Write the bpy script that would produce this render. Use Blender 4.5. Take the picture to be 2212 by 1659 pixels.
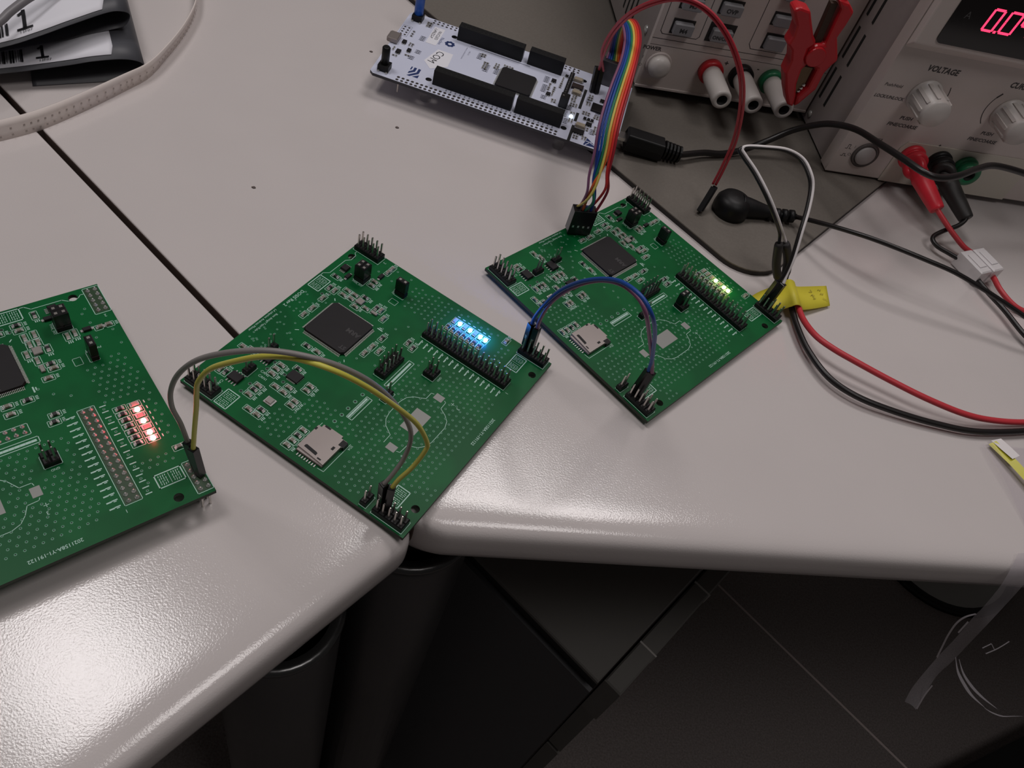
import bpy, bmesh, math, random
from mathutils import Matrix, Vector
random.seed(7)
for o in list(bpy.data.objects): bpy.data.objects.remove(o)
SC = bpy.context.scene
COL = SC.collection
S = 0.001                      # everything below is written in millimetres
ZT = 720.0                     # desk top above the floor; z = 0 in the numbers below is the desk top

def V(x, y, z=0.0): return Vector((x*S, y*S, (z+ZT)*S))

# ------------------------------------------------------------------ camera, world, lights, exposure
PITCH, ROLL, CAMH, FPX = 0.8759, 0.3488, 259.2492, 1788.5854
cp, sp, cr, sr = math.cos(PITCH), math.sin(PITCH), math.cos(ROLL), math.sin(ROLL)
fw = Vector((0, cp, -sp)); up0 = Vector((0, sp, cp)); rt0 = Vector((1, 0, 0))
rt = cr*rt0 + sr*up0; up = -sr*rt0 + cr*up0
cam = bpy.data.cameras.new('camera'); cam.sensor_width = 36.0; cam.lens = 36.0*FPX/2212.0
cam.clip_start = 0.005; cam.clip_end = 50
co = bpy.data.objects.new('camera', cam); COL.objects.link(co)
M = Matrix.Identity(4)
for i in range(3):
    M[i][0] = rt[i]; M[i][1] = up[i]; M[i][2] = -fw[i]
M.translation = V(0, 0, CAMH)
co.matrix_world = M
SC.camera = co

W = bpy.data.worlds.new('world'); SC.world = W; W.use_nodes = True
bg = W.node_tree.nodes['Background']; bg.inputs[0].default_value = (1.0, 0.93, 0.90, 1); bg.inputs[1].default_value = 0.045

def area(name, loc, size, power, col, target):
    l = bpy.data.lights.new(name, 'AREA'); l.shape = 'RECTANGLE'; l.size = size[0]; l.size_y = size[1]
    l.energy = power; l.color = col
    o = bpy.data.objects.new(name, l); COL.objects.link(o); o.location = V(*loc)
    d = V(*target)-V(*loc); o.rotation_euler = d.to_track_quat('-Z', 'Y').to_euler()
    return o
area('ceiling_light_panel', (560, -160, 1750), (.5, .5), 5.0, (1, .94, .925), (60, 240, 0))
area('ceiling_light_panel', (-760, 270, 1750), (.45, .45), 8.5, (1, .95, .945), (-120, 150, 0))
area('ceiling_light_panel', (215, 1115, 1750), (.72, .40), 9.5, (1, .94, .93), (60, 240, 0))
SC.view_settings.view_transform = 'Standard'; SC.view_settings.look = 'None'
SC.view_settings.exposure = -0.12; SC.view_settings.gamma = 1.0; SC.view_settings.use_curve_mapping = False

# ------------------------------------------------------------------ materials
def lin(c): return tuple(((x/255)/12.92 if x/255 <= .04045 else ((x/255+.055)/1.055)**2.4) for x in c)
MATS = {}
def mat(name, rgb, rough=.5, metal=0.0, spec=.5, emit=None, estr=0.0, noise=None, bump=None, trans=0.0, coat=0.0, alpha=1.0, srgb=False):
    if name in MATS: return MATS[name]
    m = bpy.data.materials.new(name); m.use_nodes = True
    nt = m.node_tree; b = nt.nodes['Principled BSDF']
    c = lin(rgb) if srgb else rgb
    b.inputs['Base Color'].default_value = (*c, 1); b.inputs['Roughness'].default_value = rough
    b.inputs['Metallic'].default_value = metal; b.inputs['Specular IOR Level'].default_value = spec
    b.inputs['Coat Weight'].default_value = coat; b.inputs['Transmission Weight'].default_value = trans
    b.inputs['Alpha'].default_value = alpha
    if emit: b.inputs['Emission Color'].default_value = (*emit, 1); b.inputs['Emission Strength'].default_value = estr
    tc = nt.nodes.new('ShaderNodeTexCoord')
    if noise:      # (scale, amount, detail)
        n = nt.nodes.new('ShaderNodeTexNoise'); n.inputs['Scale'].default_value = noise[0]; n.inputs['Detail'].default_value = noise[2]
        nt.links.new(tc.outputs['Object'], n.inputs['Vector'])
        mx = nt.nodes.new('ShaderNodeMix'); mx.data_type = 'RGBA'
        k = noise[1]
        mx.inputs[6].default_value = (*[v*(1-k) for v in c], 1); mx.inputs[7].default_value = (*[min(1, v*(1+k)) for v in c], 1)
        nt.links.new(n.outputs['Fac'], mx.inputs[0]); nt.links.new(mx.outputs[2], b.inputs['Base Color'])
    if bump:       # (scale, distance, strength)
        n2 = nt.nodes.new('ShaderNodeTexNoise'); n2.inputs['Scale'].default_value = bump[0]; n2.inputs['Detail'].default_value = 2
        nt.links.new(tc.outputs['Object'], n2.inputs['Vector'])
        bp = nt.nodes.new('ShaderNodeBump'); bp.inputs['Distance'].default_value = bump[1]; bp.inputs['Strength'].default_value = bump[2]
        nt.links.new(n2.outputs['Fac'], bp.inputs['Height']); nt.links.new(bp.outputs['Normal'], b.inputs['Normal'])
    MATS[name] = m
    return m
desk_m = mat('desk_laminate', (.64, .592, .58), .13, spec=.6, noise=(30, .03, 3), bump=(1500, .00012, .42))
desk_edge = mat('desk_edge_band', (.70, .60, .58), .4, noise=(60, .04, 2), bump=(700, .0002, .4))
end_m = mat('desk_end_dark_brown', (.15, .105, .088), .7)  # end faces at the gap, coloured darker than the top
dark_metal = mat('leg_dark_metal', (.05, .05, .052), .35, metal=.4)
chrome = mat('leg_ring_chrome', (.5, .5, .5), .2, metal=1)
carpet_m = mat('carpet', (.30, .265, .255), .95, spec=.1, noise=(450, .55, 4), bump=(1500, .002, .8))
seam_m = mat('carpet_seam_backing', (.62, .53, .51), .9)
cab_m = mat('pedestal_paint', (.13, .125, .115), .5, noise=(40, .05, 2))
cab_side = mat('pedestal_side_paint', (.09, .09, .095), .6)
black_gap = mat('black_recess', (.008, .008, .008), .7)
mat_m = mat('antistatic_mat_rubber', (.155, .138, .120), .72, spec=.3, noise=(700, .12, 3), bump=(2500, .0001, .5))
mat_edge = mat('mat_black_base', (.02, .016, .015), .7)
def pcb_material(name, c1, c2):
    m = mat(name, c1, .40, spec=.2)
    nt = m.node_tree; b = nt.nodes['Principled BSDF']; tc = nt.nodes.new('ShaderNodeTexCoord')
    no = nt.nodes.new('ShaderNodeTexNoise'); no.inputs['Scale'].default_value = 45; no.inputs['Detail'].default_value = 2
    nt.links.new(tc.outputs['Object'], no.inputs['Vector'])
    rp = nt.nodes.new('ShaderNodeValToRGB'); rp.color_ramp.elements[0].position = .44; rp.color_ramp.elements[1].position = .56
    rp.color_ramp.elements[0].color = (*c1, 1); rp.color_ramp.elements[1].color = (*c2, 1)
    nt.links.new(no.outputs['Fac'], rp.inputs[0]); nt.links.new(rp.outputs[0], b.inputs['Base Color'])
    return m
pcb_m = pcb_material('green_solder_mask', (.0005, .090, .023), (.0007, .114, .028))
pcb_edge = mat('pcb_edge_fibreglass', (.035, .045, .03), .7)
silk_m = mat('silkscreen_ink', (.46, .67, .59), .6)
via_m = mat('via_tin', (.11, .32, .20), .45)
hole_m = mat('drilled_hole', (.002, .02, .008), .6)
tin_m = mat('solder_tin', (.72, .72, .70), .28, metal=.65)
lead_m = mat('lead_frame_tin', (.68, .68, .65), .35, metal=.35)
pin_m = mat('pin_metal', (.55, .52, .49), .32, metal=1)
blk_m = mat('black_nylon', (.007, .007, .0075), .45, spec=.3)
hous_m = mat('dupont_black', (.008, .008, .009), .3, spec=.5)
ic_m = mat('ic_epoxy', (.009, .0075, .009), .55, spec=.35, noise=(300, .2, 2))
icmark_m = mat('ic_laser_mark', (.04, .038, .04), .6)
cap_m = mat('ceramic_capacitor', (.20, .19, .15), .45)
res_m = mat('resistor_body', (.02, .02, .02), .4)
pad_m = mat('gold_pad_grey', (.27, .275, .26), .5, metal=.3)
steel_m = mat('sd_socket_steel', (.33, .29, .275), .4, metal=.6, noise=(80, .08, 2))
cryst_m = mat('crystal_can', (.32, .30, .28), .4, metal=.5)
white_pcb = mat('white_solder_mask', (.66, .69, .84), .35, noise=(50, .03, 2))
ink_m = mat('dark_blue_print', (.016, .035, .14), .5)
ink_grey = mat('grey_print', (.22, .23, .30), .5)
paper_m = mat('white_paper_label', (.82, .82, .88), .6)
blackink = mat('black_ink', (.012, .012, .016), .5)
tan_m = mat('tantalum_tan', (.42, .36, .27), .5)
clear_pl = mat('clear_spacer', (.5, .5, .48), .3, alpha=.22)
def wire(name, c, r=.42): return mat(name, c, r, spec=.45)
w_red = wire('wire_red', (.56, .042, .055)); w_blk = wire('wire_black', (.012, .010, .010), .35); w_wht = wire('wire_white', (.74, .70, .70))
w_gry = wire('wire_grey', (.25, .235, .225)); w_yel = wire('wire_yellow', (.62, .58, .09)); w_blu = wire('wire_blue', (.014, .075, .34))
w_pur = wire('wire_purple', (.26, .10, .19)); w_grn = wire('wire_green', (.02, .20, .10)); w_org = wire('wire_orange', (.75, .13, .03))
w_brn = wire('wire_dark_red', (.33, .02, .03)); w_yl2 = wire('wire_pale_yellow', (.70, .55, .12)); w_rbr = wire('wire_bright_red', (.70, .035, .03)); w_ind = wire('wire_indigo', (.02, .045, .24))
beige_m = mat('supply_beige_plastic', (.60, .53, .50), .5, noise=(60, .03, 2), bump=(1800, .0001, .3))
beige2_m = mat('supply_front_panel', (.62, .55, .52), .5, noise=(60, .02, 2))
side_m = mat('supply_grey_steel', (.30, .26, .25), .55, noise=(200, .05, 2))
btn_m = mat('button_grey', (.27, .27, .285), .45)
knob_m = mat('knob_offwhite', (.62, .58, .55), .38)
glass_m = mat('display_glass', (.004, .004, .005), .12, spec=.5)
seg_m = mat('red_led_segment', (.3, .01, .03), .4, emit=(1, .03, .09), estr=2.6)
dim_m = mat('dim_print', (.045, .045, .05), .5)
print_m = mat('panel_print', (.05, .045, .045), .5)
red_pl = mat('red_plastic', (.72, .025, .045), .36); grn_pl = mat('green_plastic', (.012, .17, .07), .34)
red_dk = mat('clip_red_plastic', (.50, .012, .02), .36); brown_m = mat('clip_spring_dark', (.05, .03, .02), .5, metal=.4)
nylon_m = mat('white_nylon_connector', (.86, .83, .84), .35, alpha=.78)
tag_m = mat('yellow_tape', (.72, .63, .05), .5, noise=(120, .06, 2)); tagink = mat('pencil_mark', (.32, .27, .03), .6)
tape_m = mat('carrier_tape_paper', (.78, .70, .66), .6); esd_m = mat('static_shield_film', (.072, .074, .084), .42, spec=.35, noise=(25, .25, 3))
esd_in = mat('static_shield_inside', (.016, .018, .026), .35, spec=.3)
blue_cap = mat('blue_button_cap', (.02, .13, .55), .35, alpha=.85)
led_off = mat('led_body_pale', (.30, .29, .26), .4)
foot_m = mat('foot_plate_grey', (.36, .36, .34), .6)

# ------------------------------------------------------------------ text glyph meshes (built-in font), made first
TXT = {}
ITAL = ('VOLTAGE', 'CURRENT', 'FINE/COARSE', 'PUSH', 'LOCK/UNLOCK', 'Push/Hold')
def prep_text(strings):
    obs = []
    for s, off in strings:
        cu = bpy.data.curves.new('t', 'FONT'); cu.body = s; cu.size = 1; cu.resolution_u = 2; cu.offset = off; cu.shear = .18 if s in ITAL else 0
        o = bpy.data.objects.new('t', cu); COL.objects.link(o); obs.append((s, off, o, cu))
    dg = bpy.context.evaluated_depsgraph_get()
    for s, off, o, cu in obs:
        me = bpy.data.meshes.new_from_object(o.evaluated_get(dg))
        vs = [(v.co.x, v.co.y) for v in me.vertices]; fs = [tuple(p.vertices) for p in me.polygons]
        TXT[s] = (vs, fs, max(v[0] for v in vs), max(v[1] for v in vs))
        bpy.data.meshes.remove(me)
    for s, off, o, cu in obs:
        bpy.data.objects.remove(o); bpy.data.curves.remove(cu)
prep_text([('DOSIS Rev 2', .01), ('Base design Tejas Kale', .0), ('L4 adaption Andreas Pfister', .0), ('2021158A-Y1-191122', .01), ('ARM', .03), ('ST', .03),
           ('PWR_INT', 0), ('D', 0), ('1', 0), ('NUCLEO', .01), ('-L496ZG-P', .01), ('COM', .0), ('Nucleo', 0), ('www.st.com/stm32nucleo', 0), ('MB1312', 0),
           ('POWER', .035), ('M3', .04), ('M4', .04), ('OVP', .04), ('ON/OFF', .04), ('+', .03), ('-', .03), ('I', 0), ('O', 0),
           ('VOLTAGE', .04), ('CURRENT', .04), ('Push/Hold', .015), ('LOCK/UNLOCK', .03), ('PUSH', .035), ('FINE/COARSE', .035), ('A', .0), ('POWER ', .01),
           ('13F07', 0), ('SDA', 0), ('3', 0), ('GND', 0), ('CAN1', 0), ('CAN2', 0), ('2', 0)])

# ------------------------------------------------------------------ mesh builder
class MB:
    def __init__(s): s.v = []; s.f = []; s.m = []; s.sm = []
    def add(s, vs, fs, mi=0, smooth=False, T=None):
        b = len(s.v)
        s.v += [tuple(T @ Vector(p)) if T is not None else tuple(p) for p in vs]
        for f in fs: s.f.append(tuple(i+b for i in f)); s.m.append(mi); s.sm.append(smooth)
        return s
    def box(s, x0, y0, z0, x1, y1, z1, mi=0, T=None, ch=0.0):
        if ch <= 0:
            vs = [(x0,y0,z0),(x1,y0,z0),(x1,y1,z0),(x0,y1,z0),(x0,y0,z1),(x1,y0,z1),(x1,y1,z1),(x0,y1,z1)]
            fs = [(0,3,2,1),(4,5,6,7),(0,1,5,4),(1,2,6,5),(2,3,7,6),(3,0,4,7)]
            return s.add(vs, fs, mi, False, T)
        def ring(i, z): return [(x0+i,y0+i,z),(x1-i,y0+i,z),(x1-i,y1-i,z),(x0+i,y1-i,z)]
        rs = [ring(ch, z0), ring(0, z0+ch), ring(0, z1-ch), ring(ch, z1)]
        vs = sum(rs, []); fs = [(3,2,1,0), (12,13,14,15)]
        for k in range(3):
            for i in range(4): fs.append((4*k+i, 4*k+(i+1)%4, 4*k+4+(i+1)%4, 4*k+4+i))
        return s.add(vs, fs, mi, False, T)
    def prism(s, poly, z0, z1, mi=0, T=None, top=None):
        n = len(poly)
        a = sum(poly[i][0]*poly[(i+1)%n][1]-poly[(i+1)%n][0]*poly[i][1] for i in range(n))
        if a < 0: poly = poly[::-1]
        vs = [(x,y,z0) for x,y in poly]+[(x,y,z1) for x,y in poly]
        s.add(vs, [tuple(range(n))[::-1]]+[(i,(i+1)%n,n+(i+1)%n,n+i) for i in range(n)], mi, False, T)
        b = len(s.v)-n
        s.f.append(tuple(range(b, b+n))); s.m.append(mi if top is None else top); s.sm.append(False)
        return s
    def lathe(s, prof, n=20, mi=0, T=None, smooth=True, mis=None):
        vs = []; fs = []
        for r, z in prof:
            for i in range(n):
                a = 2*math.pi*i/n; vs.append((r*math.cos(a), r*math.sin(a), z))
        b = len(s.v)
        s.v += [tuple(T @ Vector(p)) if T is not None else p for p in vs]
        for k in range(len(prof)-1):
            for i in range(n):
                s.f.append((b+k*n+i, b+k*n+(i+1)%n, b+(k+1)*n+(i+1)%n, b+(k+1)*n+i)); s.m.append(mis[k] if mis else mi); s.sm.append(smooth)
        if prof[0][0] > .001: s.f.append(tuple(b+i for i in range(n))[::-1]); s.m.append(mis[0] if mis else mi); s.sm.append(False)
        if prof[-1][0] > .001: s.f.append(tuple(b+(len(prof)-1)*n+i for i in range(n))); s.m.append(mis[-1] if mis else mi); s.sm.append(False)
        return s
    def cyl(s, x, y, z0, z1, r, n=16, mi=0, T=None):
        TT = Matrix.Translation((x, y, 0))
        return s.lathe([(r, z0), (r, z1)], n, mi, (T @ TT) if T is not None else TT)
    def tube(s, pts, r, n=8, mi=0, sub=6):
        P = catmull(pts, sub) if sub else [Vector(p) for p in pts]
        b = len(s.v); m = len(P); up_ = None
        for k in range(m):
            t = (P[min(k+1, m-1)]-P[max(k-1, 0)]).normalized()
            if up_ is None:
                up_ = Vector((0,0,1)) if abs(t.z) < .9 else Vector((1,0,0))
            a = (up_-t*up_.dot(t)).normalized(); c = t.cross(a); up_ = a
            rr = r(k/(m-1)) if callable(r) else r
            for i in range(n):
                an = 2*math.pi*i/n; s.v.append(tuple(P[k]+a*(rr*math.cos(an))+c*(rr*math.sin(an))))
        for k in range(m-1):
            for i in range(n):
                s.f.append((b+k*n+i, b+k*n+(i+1)%n, b+(k+1)*n+(i+1)%n, b+(k+1)*n+i)); s.m.append(mi); s.sm.append(True)
        s.f.append(tuple(b+i for i in range(n))[::-1]); s.m.append(mi); s.sm.append(False)
        s.f.append(tuple(b+(m-1)*n+i for i in range(n))); s.m.append(mi); s.sm.append(False)
        return s
    def grid(s, rows, mi=0, smooth=True):       # rows of equal length point lists
        n = len(rows[0]); b = len(s.v)
        for r in rows: s.v += [tuple(p) for p in r]
        for k in range(len(rows)-1):
            for i in range(n-1):
                s.f.append((b+k*n+i, b+k*n+i+1, b+(k+1)*n+i+1, b+(k+1)*n+i)); s.m.append(mi); s.sm.append(smooth)
        return s
    def line(s, pts, w, z, mi=0, closed=False, T=None):   # flat printed stroke
        n = len(pts)
        for i in range(n if closed else n-1):
            a = Vector(pts[i]); c = Vector(pts[(i+1) % n]); d = (c-a)
            if d.length < 1e-6: continue
            d.normalize(); q = Vector((-d.y, d.x))*w/2; a = a-d*w/2; c = c+d*w/2
            s.add([(*(a-q), z), (*(c-q), z), (*(c+q), z), (*(a+q), z)], [(0,1,2,3)], mi, False, T)
        return s
    def text(s, st, size, at, d, z, mi=0, center=False, T=None, sx=1.0):   # d = reading direction in the local xy plane
        vs, fs, wd, h = TXT[st]; l = math.hypot(*d); d = (d[0]/l, d[1]/l); u = (-d[1], d[0])
        ox = -wd/2*sx if center else 0
        return s.add([(at[0]+((x*sx+ox)*d[0]+y*u[0])*size, at[1]+((x*sx+ox)*d[1]+y*u[1])*size, z) for x, y in vs], fs, mi, False, T)
    def mesh(s, name, mats):
        me = bpy.data.meshes.new(name)
        me.from_pydata([(x*S, y*S, z*S) for x, y, z in s.v], [], s.f)
        for m in (mats if isinstance(mats, (list, tuple)) else [mats]): me.materials.append(m)
        me.polygons.foreach_set('material_index', s.m); me.polygons.foreach_set('use_smooth', s.sm)
        me.update(); return me
    def build(s, name, mats, parent=None, loc=None, rz=0.0, bevel=0.0, world=False):
        return put(name, s.mesh(name, mats), parent, loc, rz, bevel, world)

def catmull(pts, sub):
    P = [Vector(p) for p in pts]; out = []
    for i in range(len(P)-1):
        a = P[max(i-1, 0)]; b = P[i]; c = P[i+1]; d = P[min(i+2, len(P)-1)]
        for k in range(sub):
            t = k/sub
            out.append(.5*((2*b)+(c-a)*t+(2*a-5*b+4*c-d)*t*t+(3*b-a-3*c+d)*t**3))
    out.append(P[-1]); return out

def put(name, me, parent=None, loc=None, rz=0.0, bevel=0.0, world=False):
    o = bpy.data.objects.new(name, me); COL.objects.link(o)
    if parent is not None: o.parent = parent
    if loc is not None:
        o.location = (loc[0]*S, loc[1]*S, loc[2]*S) if parent is not None else V(*loc)
    elif parent is None: o.location = V(0, 0, 0)
    o.rotation_euler = (0, 0, rz)
    if bevel:
        b = o.modifiers.new('bevel', 'BEVEL'); b.width = bevel*S; b.segments = 2; b.limit_method = 'ANGLE'; b.angle_limit = math.radians(40)
    return o
def thing(name, label, cat, loc=(0, 0, 0), rz=0.0, group=None):
    o = bpy.data.objects.new(name, None); COL.objects.link(o); o.empty_display_size = .01
    o.location = V(*loc); o.rotation_euler = (0, 0, rz); o['label'] = label; o['category'] = cat
    if group: o['group'] = group
    return o
def tag(o, label, cat, group=None):
    o['label'] = label; o['category'] = cat
    if group: o['group'] = group
    return o
def rel(root, pts):          # world mm points -> local mm of an unrotated root at root location
    l = root.location/S - Vector((0, 0, ZT)); return [Vector(p)-l for p in pts]
CACHE = {}
def shared(key, fn):
    if key not in CACHE: CACHE[key] = fn()
    return CACHE[key]

def slab(name, outline, holes, z0, z1, mats, parent, n=20):
    """plate with round holes; material 0 top/bottom, 1 side"""
    bm = bmesh.new(); edges = []
    def loop(pts):
        vs = [bm.verts.new((x*S, y*S, z0*S)) for x, y in pts]
        for i in range(len(vs)): edges.append(bm.edges.new((vs[i], vs[(i+1) % len(vs)])))
    loop(outline)
    for x, y, r in holes: loop([(x+r*math.cos(2*math.pi*i/n), y+r*math.sin(2*math.pi*i/n)) for i in range(n)])
    g = bmesh.ops.triangle_fill(bm, use_beauty=True, use_dissolve=False, edges=edges)
    faces = [f for f in bm.faces]
    ext = bmesh.ops.extrude_face_region(bm, geom=faces)
    for v in [e for e in ext['geom'] if isinstance(e, bmesh.types.BMVert)]: v.co.z = z1*S
    bmesh.ops.recalc_face_normals(bm, faces=bm.faces)
    for f in bm.faces: f.material_index = 0 if abs(f.normal.z) > .5 else 1
    me = bpy.data.meshes.new(name); bm.to_mesh(me); bm.free()
    for m in mats: me.materials.append(m)
    return put(name, me, parent, (0, 0, 0))

# ================================================================== SETTING: floor
ax = Vector((.8627, -.5057)); ay = Vector((.5057, .8627))       # carpet seams run along ax
fl = MB().box(-3000, -1500, -ZT-20, 3500, 3500, -ZT-.6).build('floor', seam_m); fl['kind'] = 'structure'
p0 = Vector((465, 544))
for k, (a, b) in enumerate(((-2002, -1.8), (1.8, 2000))):
    q = [p0+ax*-2300+ay*a, p0+ax*2300+ay*a, p0+ax*2300+ay*b, p0+ax*-2300+ay*b]
    MB().prism([tuple(v) for v in q], -ZT-.55, -ZT).build('carpet_strip', carpet_m, fl, (0, 0, 0))

# ================================================================== desks
def rounded(poly, radii, n=7):
    out = []; N = len(poly)
    for i in range(N):
        p = Vector(poly[i]); a = (Vector(poly[i-1])-p).normalized(); b = (Vector(poly[(i+1) % N])-p).normalized(); r = radii[i]
        if r <= 0: out.append((p, )); continue
        ang = a.angle(b); t = r/math.tan(ang/2); c = p+(a+b).normalized()*(r/math.sin(ang/2))
        s0 = p+a*t-c; s1 = p+b*t-c; th = s0.angle_signed(s1) if hasattr(s0, 'angle_signed') else 0
        a0 = math.atan2(s0.y, s0.x); d = math.atan2(s1.y, s1.x)-a0
        while d > math.pi: d -= 2*math.pi
        while d < -math.pi: d += 2*math.pi
        for k in range(n+1): out.append((c+Vector((math.cos(a0+d*k/n), math.sin(a0+d*k/n)))*r, ))
    return [q[0] for q in out]
SOFT = [(18,0),(14,-.04),(10,-.22),(7,-.6),(4.6,-1.2),(2.7,-2.1),(1.4,-3.3),(.6,-4.8),(.2,-6.4),(.05,-8.5),(0,-12),(.15,-16),(.9,-19.8),(2.6,-22.6),(5.4,-24.3),(9,-25)]
def desk_top(parent, corner, along, inward, length, depth, r):
    """post-formed desk top: the rounded front profile runs from the gap end along the front edge"""
    sn_ = abs(along.x*inward.y-along.y*inward.x); l = parent.location/S
    prof = [(depth, 0), (depth*.5, 0)]+[(x/sn_, z) for x, z in SOFT]+[(depth*.5, -25), (depth, -25)]
    mb = MB(); ys = [0, .2, .5, .8, 1.6, 2.8, 4.2, 6, 8, r, 30, length]
    for y in ys:
        sh = r-math.sqrt(max(0, r*r-(r-min(r, y+.6))**2)) if y < r else 0
        e = .9*max(0, 1-y/.8)**2
        for x, z in prof:
            xx = x+sh*max(0, 1-x/30); zz = max(-25+e, min(-e, z)); q = corner+along*y+inward*xx
            mb.v.append((q.x-l.x, q.y-l.y, zz))
    n = len(prof); flip = along.x*inward.y-along.y*inward.x > 0
    for a in range(len(ys)-1):
        for b in range(n-1):
            f = (a*n+b, a*n+b+1, (a+1)*n+b+1, (a+1)*n+b); mb.f.append(f if flip else f[::-1]); mb.m.append(1 if a < 1 else 0); mb.sm.append(True)
        f = (a*n+n-1, a*n, (a+1)*n, (a+1)*n+n-1); mb.f.append(f if flip else f[::-1]); mb.m.append(0); mb.sm.append(False)
    f = tuple(range(n))[::-1]; mb.f.append(f if flip else f[::-1]); mb.m.append(1); mb.sm.append(False)
    f = tuple(range((len(ys)-1)*n, len(ys)*n)); mb.f.append(f if flip else f[::-1]); mb.m.append(0); mb.sm.append(False)
    o = mb.build('desk_top', [desk_m, end_m], parent, (0, 0, ZT)); return o
g = Vector((.8795, -.4759)); gn = Vector((.4759, .8795))       # gap line direction / its normal
GC = Vector((-11.5, 139.5))                                     # gap meets the front edges here
dl = thing('desk', 'pale grey desk at left with a straight rounded front edge, under the red-lit board', 'desk', (-400, 200, -ZT))
desk_top(dl, GC-gn*.9, Vector((-.4650, -.8853)), -g, 900, 1500, 9)
dr = thing('desk', 'pale grey corner desk at right with an angled front edge, carrying the power supplies', 'desk', (400, 500, -ZT))
desk_top(dr, GC+gn*1.0+Vector((1.0, 0)), Vector((.9490, .3153)), -g, 2200, 1600, 10)
def leg(parent, x, y, ztop, r0, r1, foot=True):
    l = parent.location/S-Vector((0, 0, 0)); x -= l.x; y -= l.y
    T = Matrix.Translation((x, y, 0))
    lg = MB().lathe([(r1, 6), (r1, ZT+ztop-8), (r1-1, ZT+ztop)], 40, 0, T).build('leg', dark_metal, parent, (0, 0, 0))
    MB().lathe([(r0, ZT+ztop-2), (r0, ZT-25.2)], 32, 0, T).build('inner_tube', mat('leg_inner_tube', (.022, .018, .018), .5), lg, (0, 0, 0))
    MB().lathe([(r1-5, ZT+ztop), (r1-2.0, ZT+ztop+1.2), (r1+.6, ZT+ztop+.4), (r1+1.0, ZT+ztop-1.0), (r1+.2, ZT+ztop-2.2)], 40, 0, T).build('collar_ring', mat('leg_collar', (.10, .10, .10), .25, metal=.8), lg, (0, 0, 0))
    MB().lathe([(r1+8, 0), (r1+8, 4), (r1, 6.5)], 32, 0, T).build('foot', blk_m, lg, (0, 0, 0))
leg(dl, -63, 134, -100, 19.5, 29)
leg(dr, -22.5, 181, -62, 20, 29.5)
# trumpet foot of the far leg of the right desk
fx, fy = 700-400, 809-500
T = Matrix.Translation((fx, fy, 0))
lg = MB().lathe([(38, 4), (38, ZT-25.2)], 32, 0, T).build('leg', dark_metal, dr, (0, 0, 0))
MB().lathe([(114, 2), (114, 6), (60, 13), (38, 14)], 48, 0, T).build('foot_plate', foot_m, lg, (0, 0, 0))
MB().lathe([(113, 0), (119, 0), (119, 6), (113, 7)], 48, 0, T).build('foot_rim', blk_m, lg, (0, 0, 0))

# ================================================================== pedestal cabinet under the right desk
pc = Vector((101.0, 186.0)); pa = Vector((.8795, -.4759)); pb = Vector((.4759, .8795))
ped = thing('drawer_pedestal', 'dark grey drawer pedestal under the corner desk, its top corner pointing at the viewer', 'cabinet', (pc.x, pc.y, -ZT), math.atan2(pb.y, pb.x))
H = ZT-180     # local x runs back along the front (pb), local y to the left (-pa)
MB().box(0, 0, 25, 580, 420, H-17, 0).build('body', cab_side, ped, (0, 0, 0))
MB().box(3, 0, H-17, 580, 412, H-4, 0).build('top_shade_recess', black_gap, ped, (0, 0, 0))  # coloured black to give the shadow under the top panel's overhang
MB().box(0, 0, H-4, 580, 420, H, 0, ch=.8).build('top_panel', cab_m, ped, (0, 0, 0))
MB().box(20, 10, 0, 560, 410, 25).build('plinth', black_gap, ped, (0, 0, 0))
tops = [(30, 180), (184, 334), (338, H-62), (H-58, H-10)]
for k, (z0, z1) in enumerate(tops):
    d = MB().box(9 if k == 3 else 34, -13.5, z0, 578, -1.6, z1, ch=1.0).build('drawer_front', cab_m, ped, (0, 0, 0))
    if k == 3:
        for xx in (42, 100):
            MB().box(xx, -14.2, z1-10, xx+1.2, -1.7, z1+.4).build('handle_edge', mat('drawer_edge_light', (.40, .38, .36), .4), d, (0, 0, 0))

# cantilever chair runner reaching into the lower right corner
ch = thing('cantilever_chair', 'black chair frame with a flat floor runner, cutting the bottom right corner', 'chair', (900, 600, -ZT))
cd_ = Vector((.795, .607)); cn_ = Vector((.607, -.795))
def bar(a, b, z0, z1, w_, name):
    a = Vector(a)-Vector((900, 600)); b = Vector(b)-Vector((900, 600)); d = (b-a).normalized(); q = Vector((-d.y, d.x))*w_/2
    MB().prism([tuple(a-q), tuple(b-q), tuple(b+q), tuple(a+q)], z0, z1).build(name, blk_m, ch, (0, 0, 0), bevel=3)
L0 = Vector((560, 367))+cn_*22; L1 = Vector((980, 688))+cn_*22
bar(L0, L1, 30, 58, 42, 'floor_runner'); bar(L0+cn_*430, L1+cn_*430, 30, 58, 42, 'floor_runner'); bar(L1+cn_*21, L1+cn_*409, 30, 58, 42, 'cross_bar')
for k in (0, 430):
    p = L1+cn_*k-Vector((900, 600)); MB().box(p.x-18, p.y-18, 58, p.x+18, p.y+18, 430, ch=2).build('upright', blk_m, ch, (0, 0, 0))
    for t in (.06, .94):
        q = L0.lerp(L1, t)+cn_*k-Vector((900, 600)); MB().cyl(q.x, q.y, 0, 31, 14, 14).build('glide', blk_m, ch, (0, 0, 0))

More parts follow.
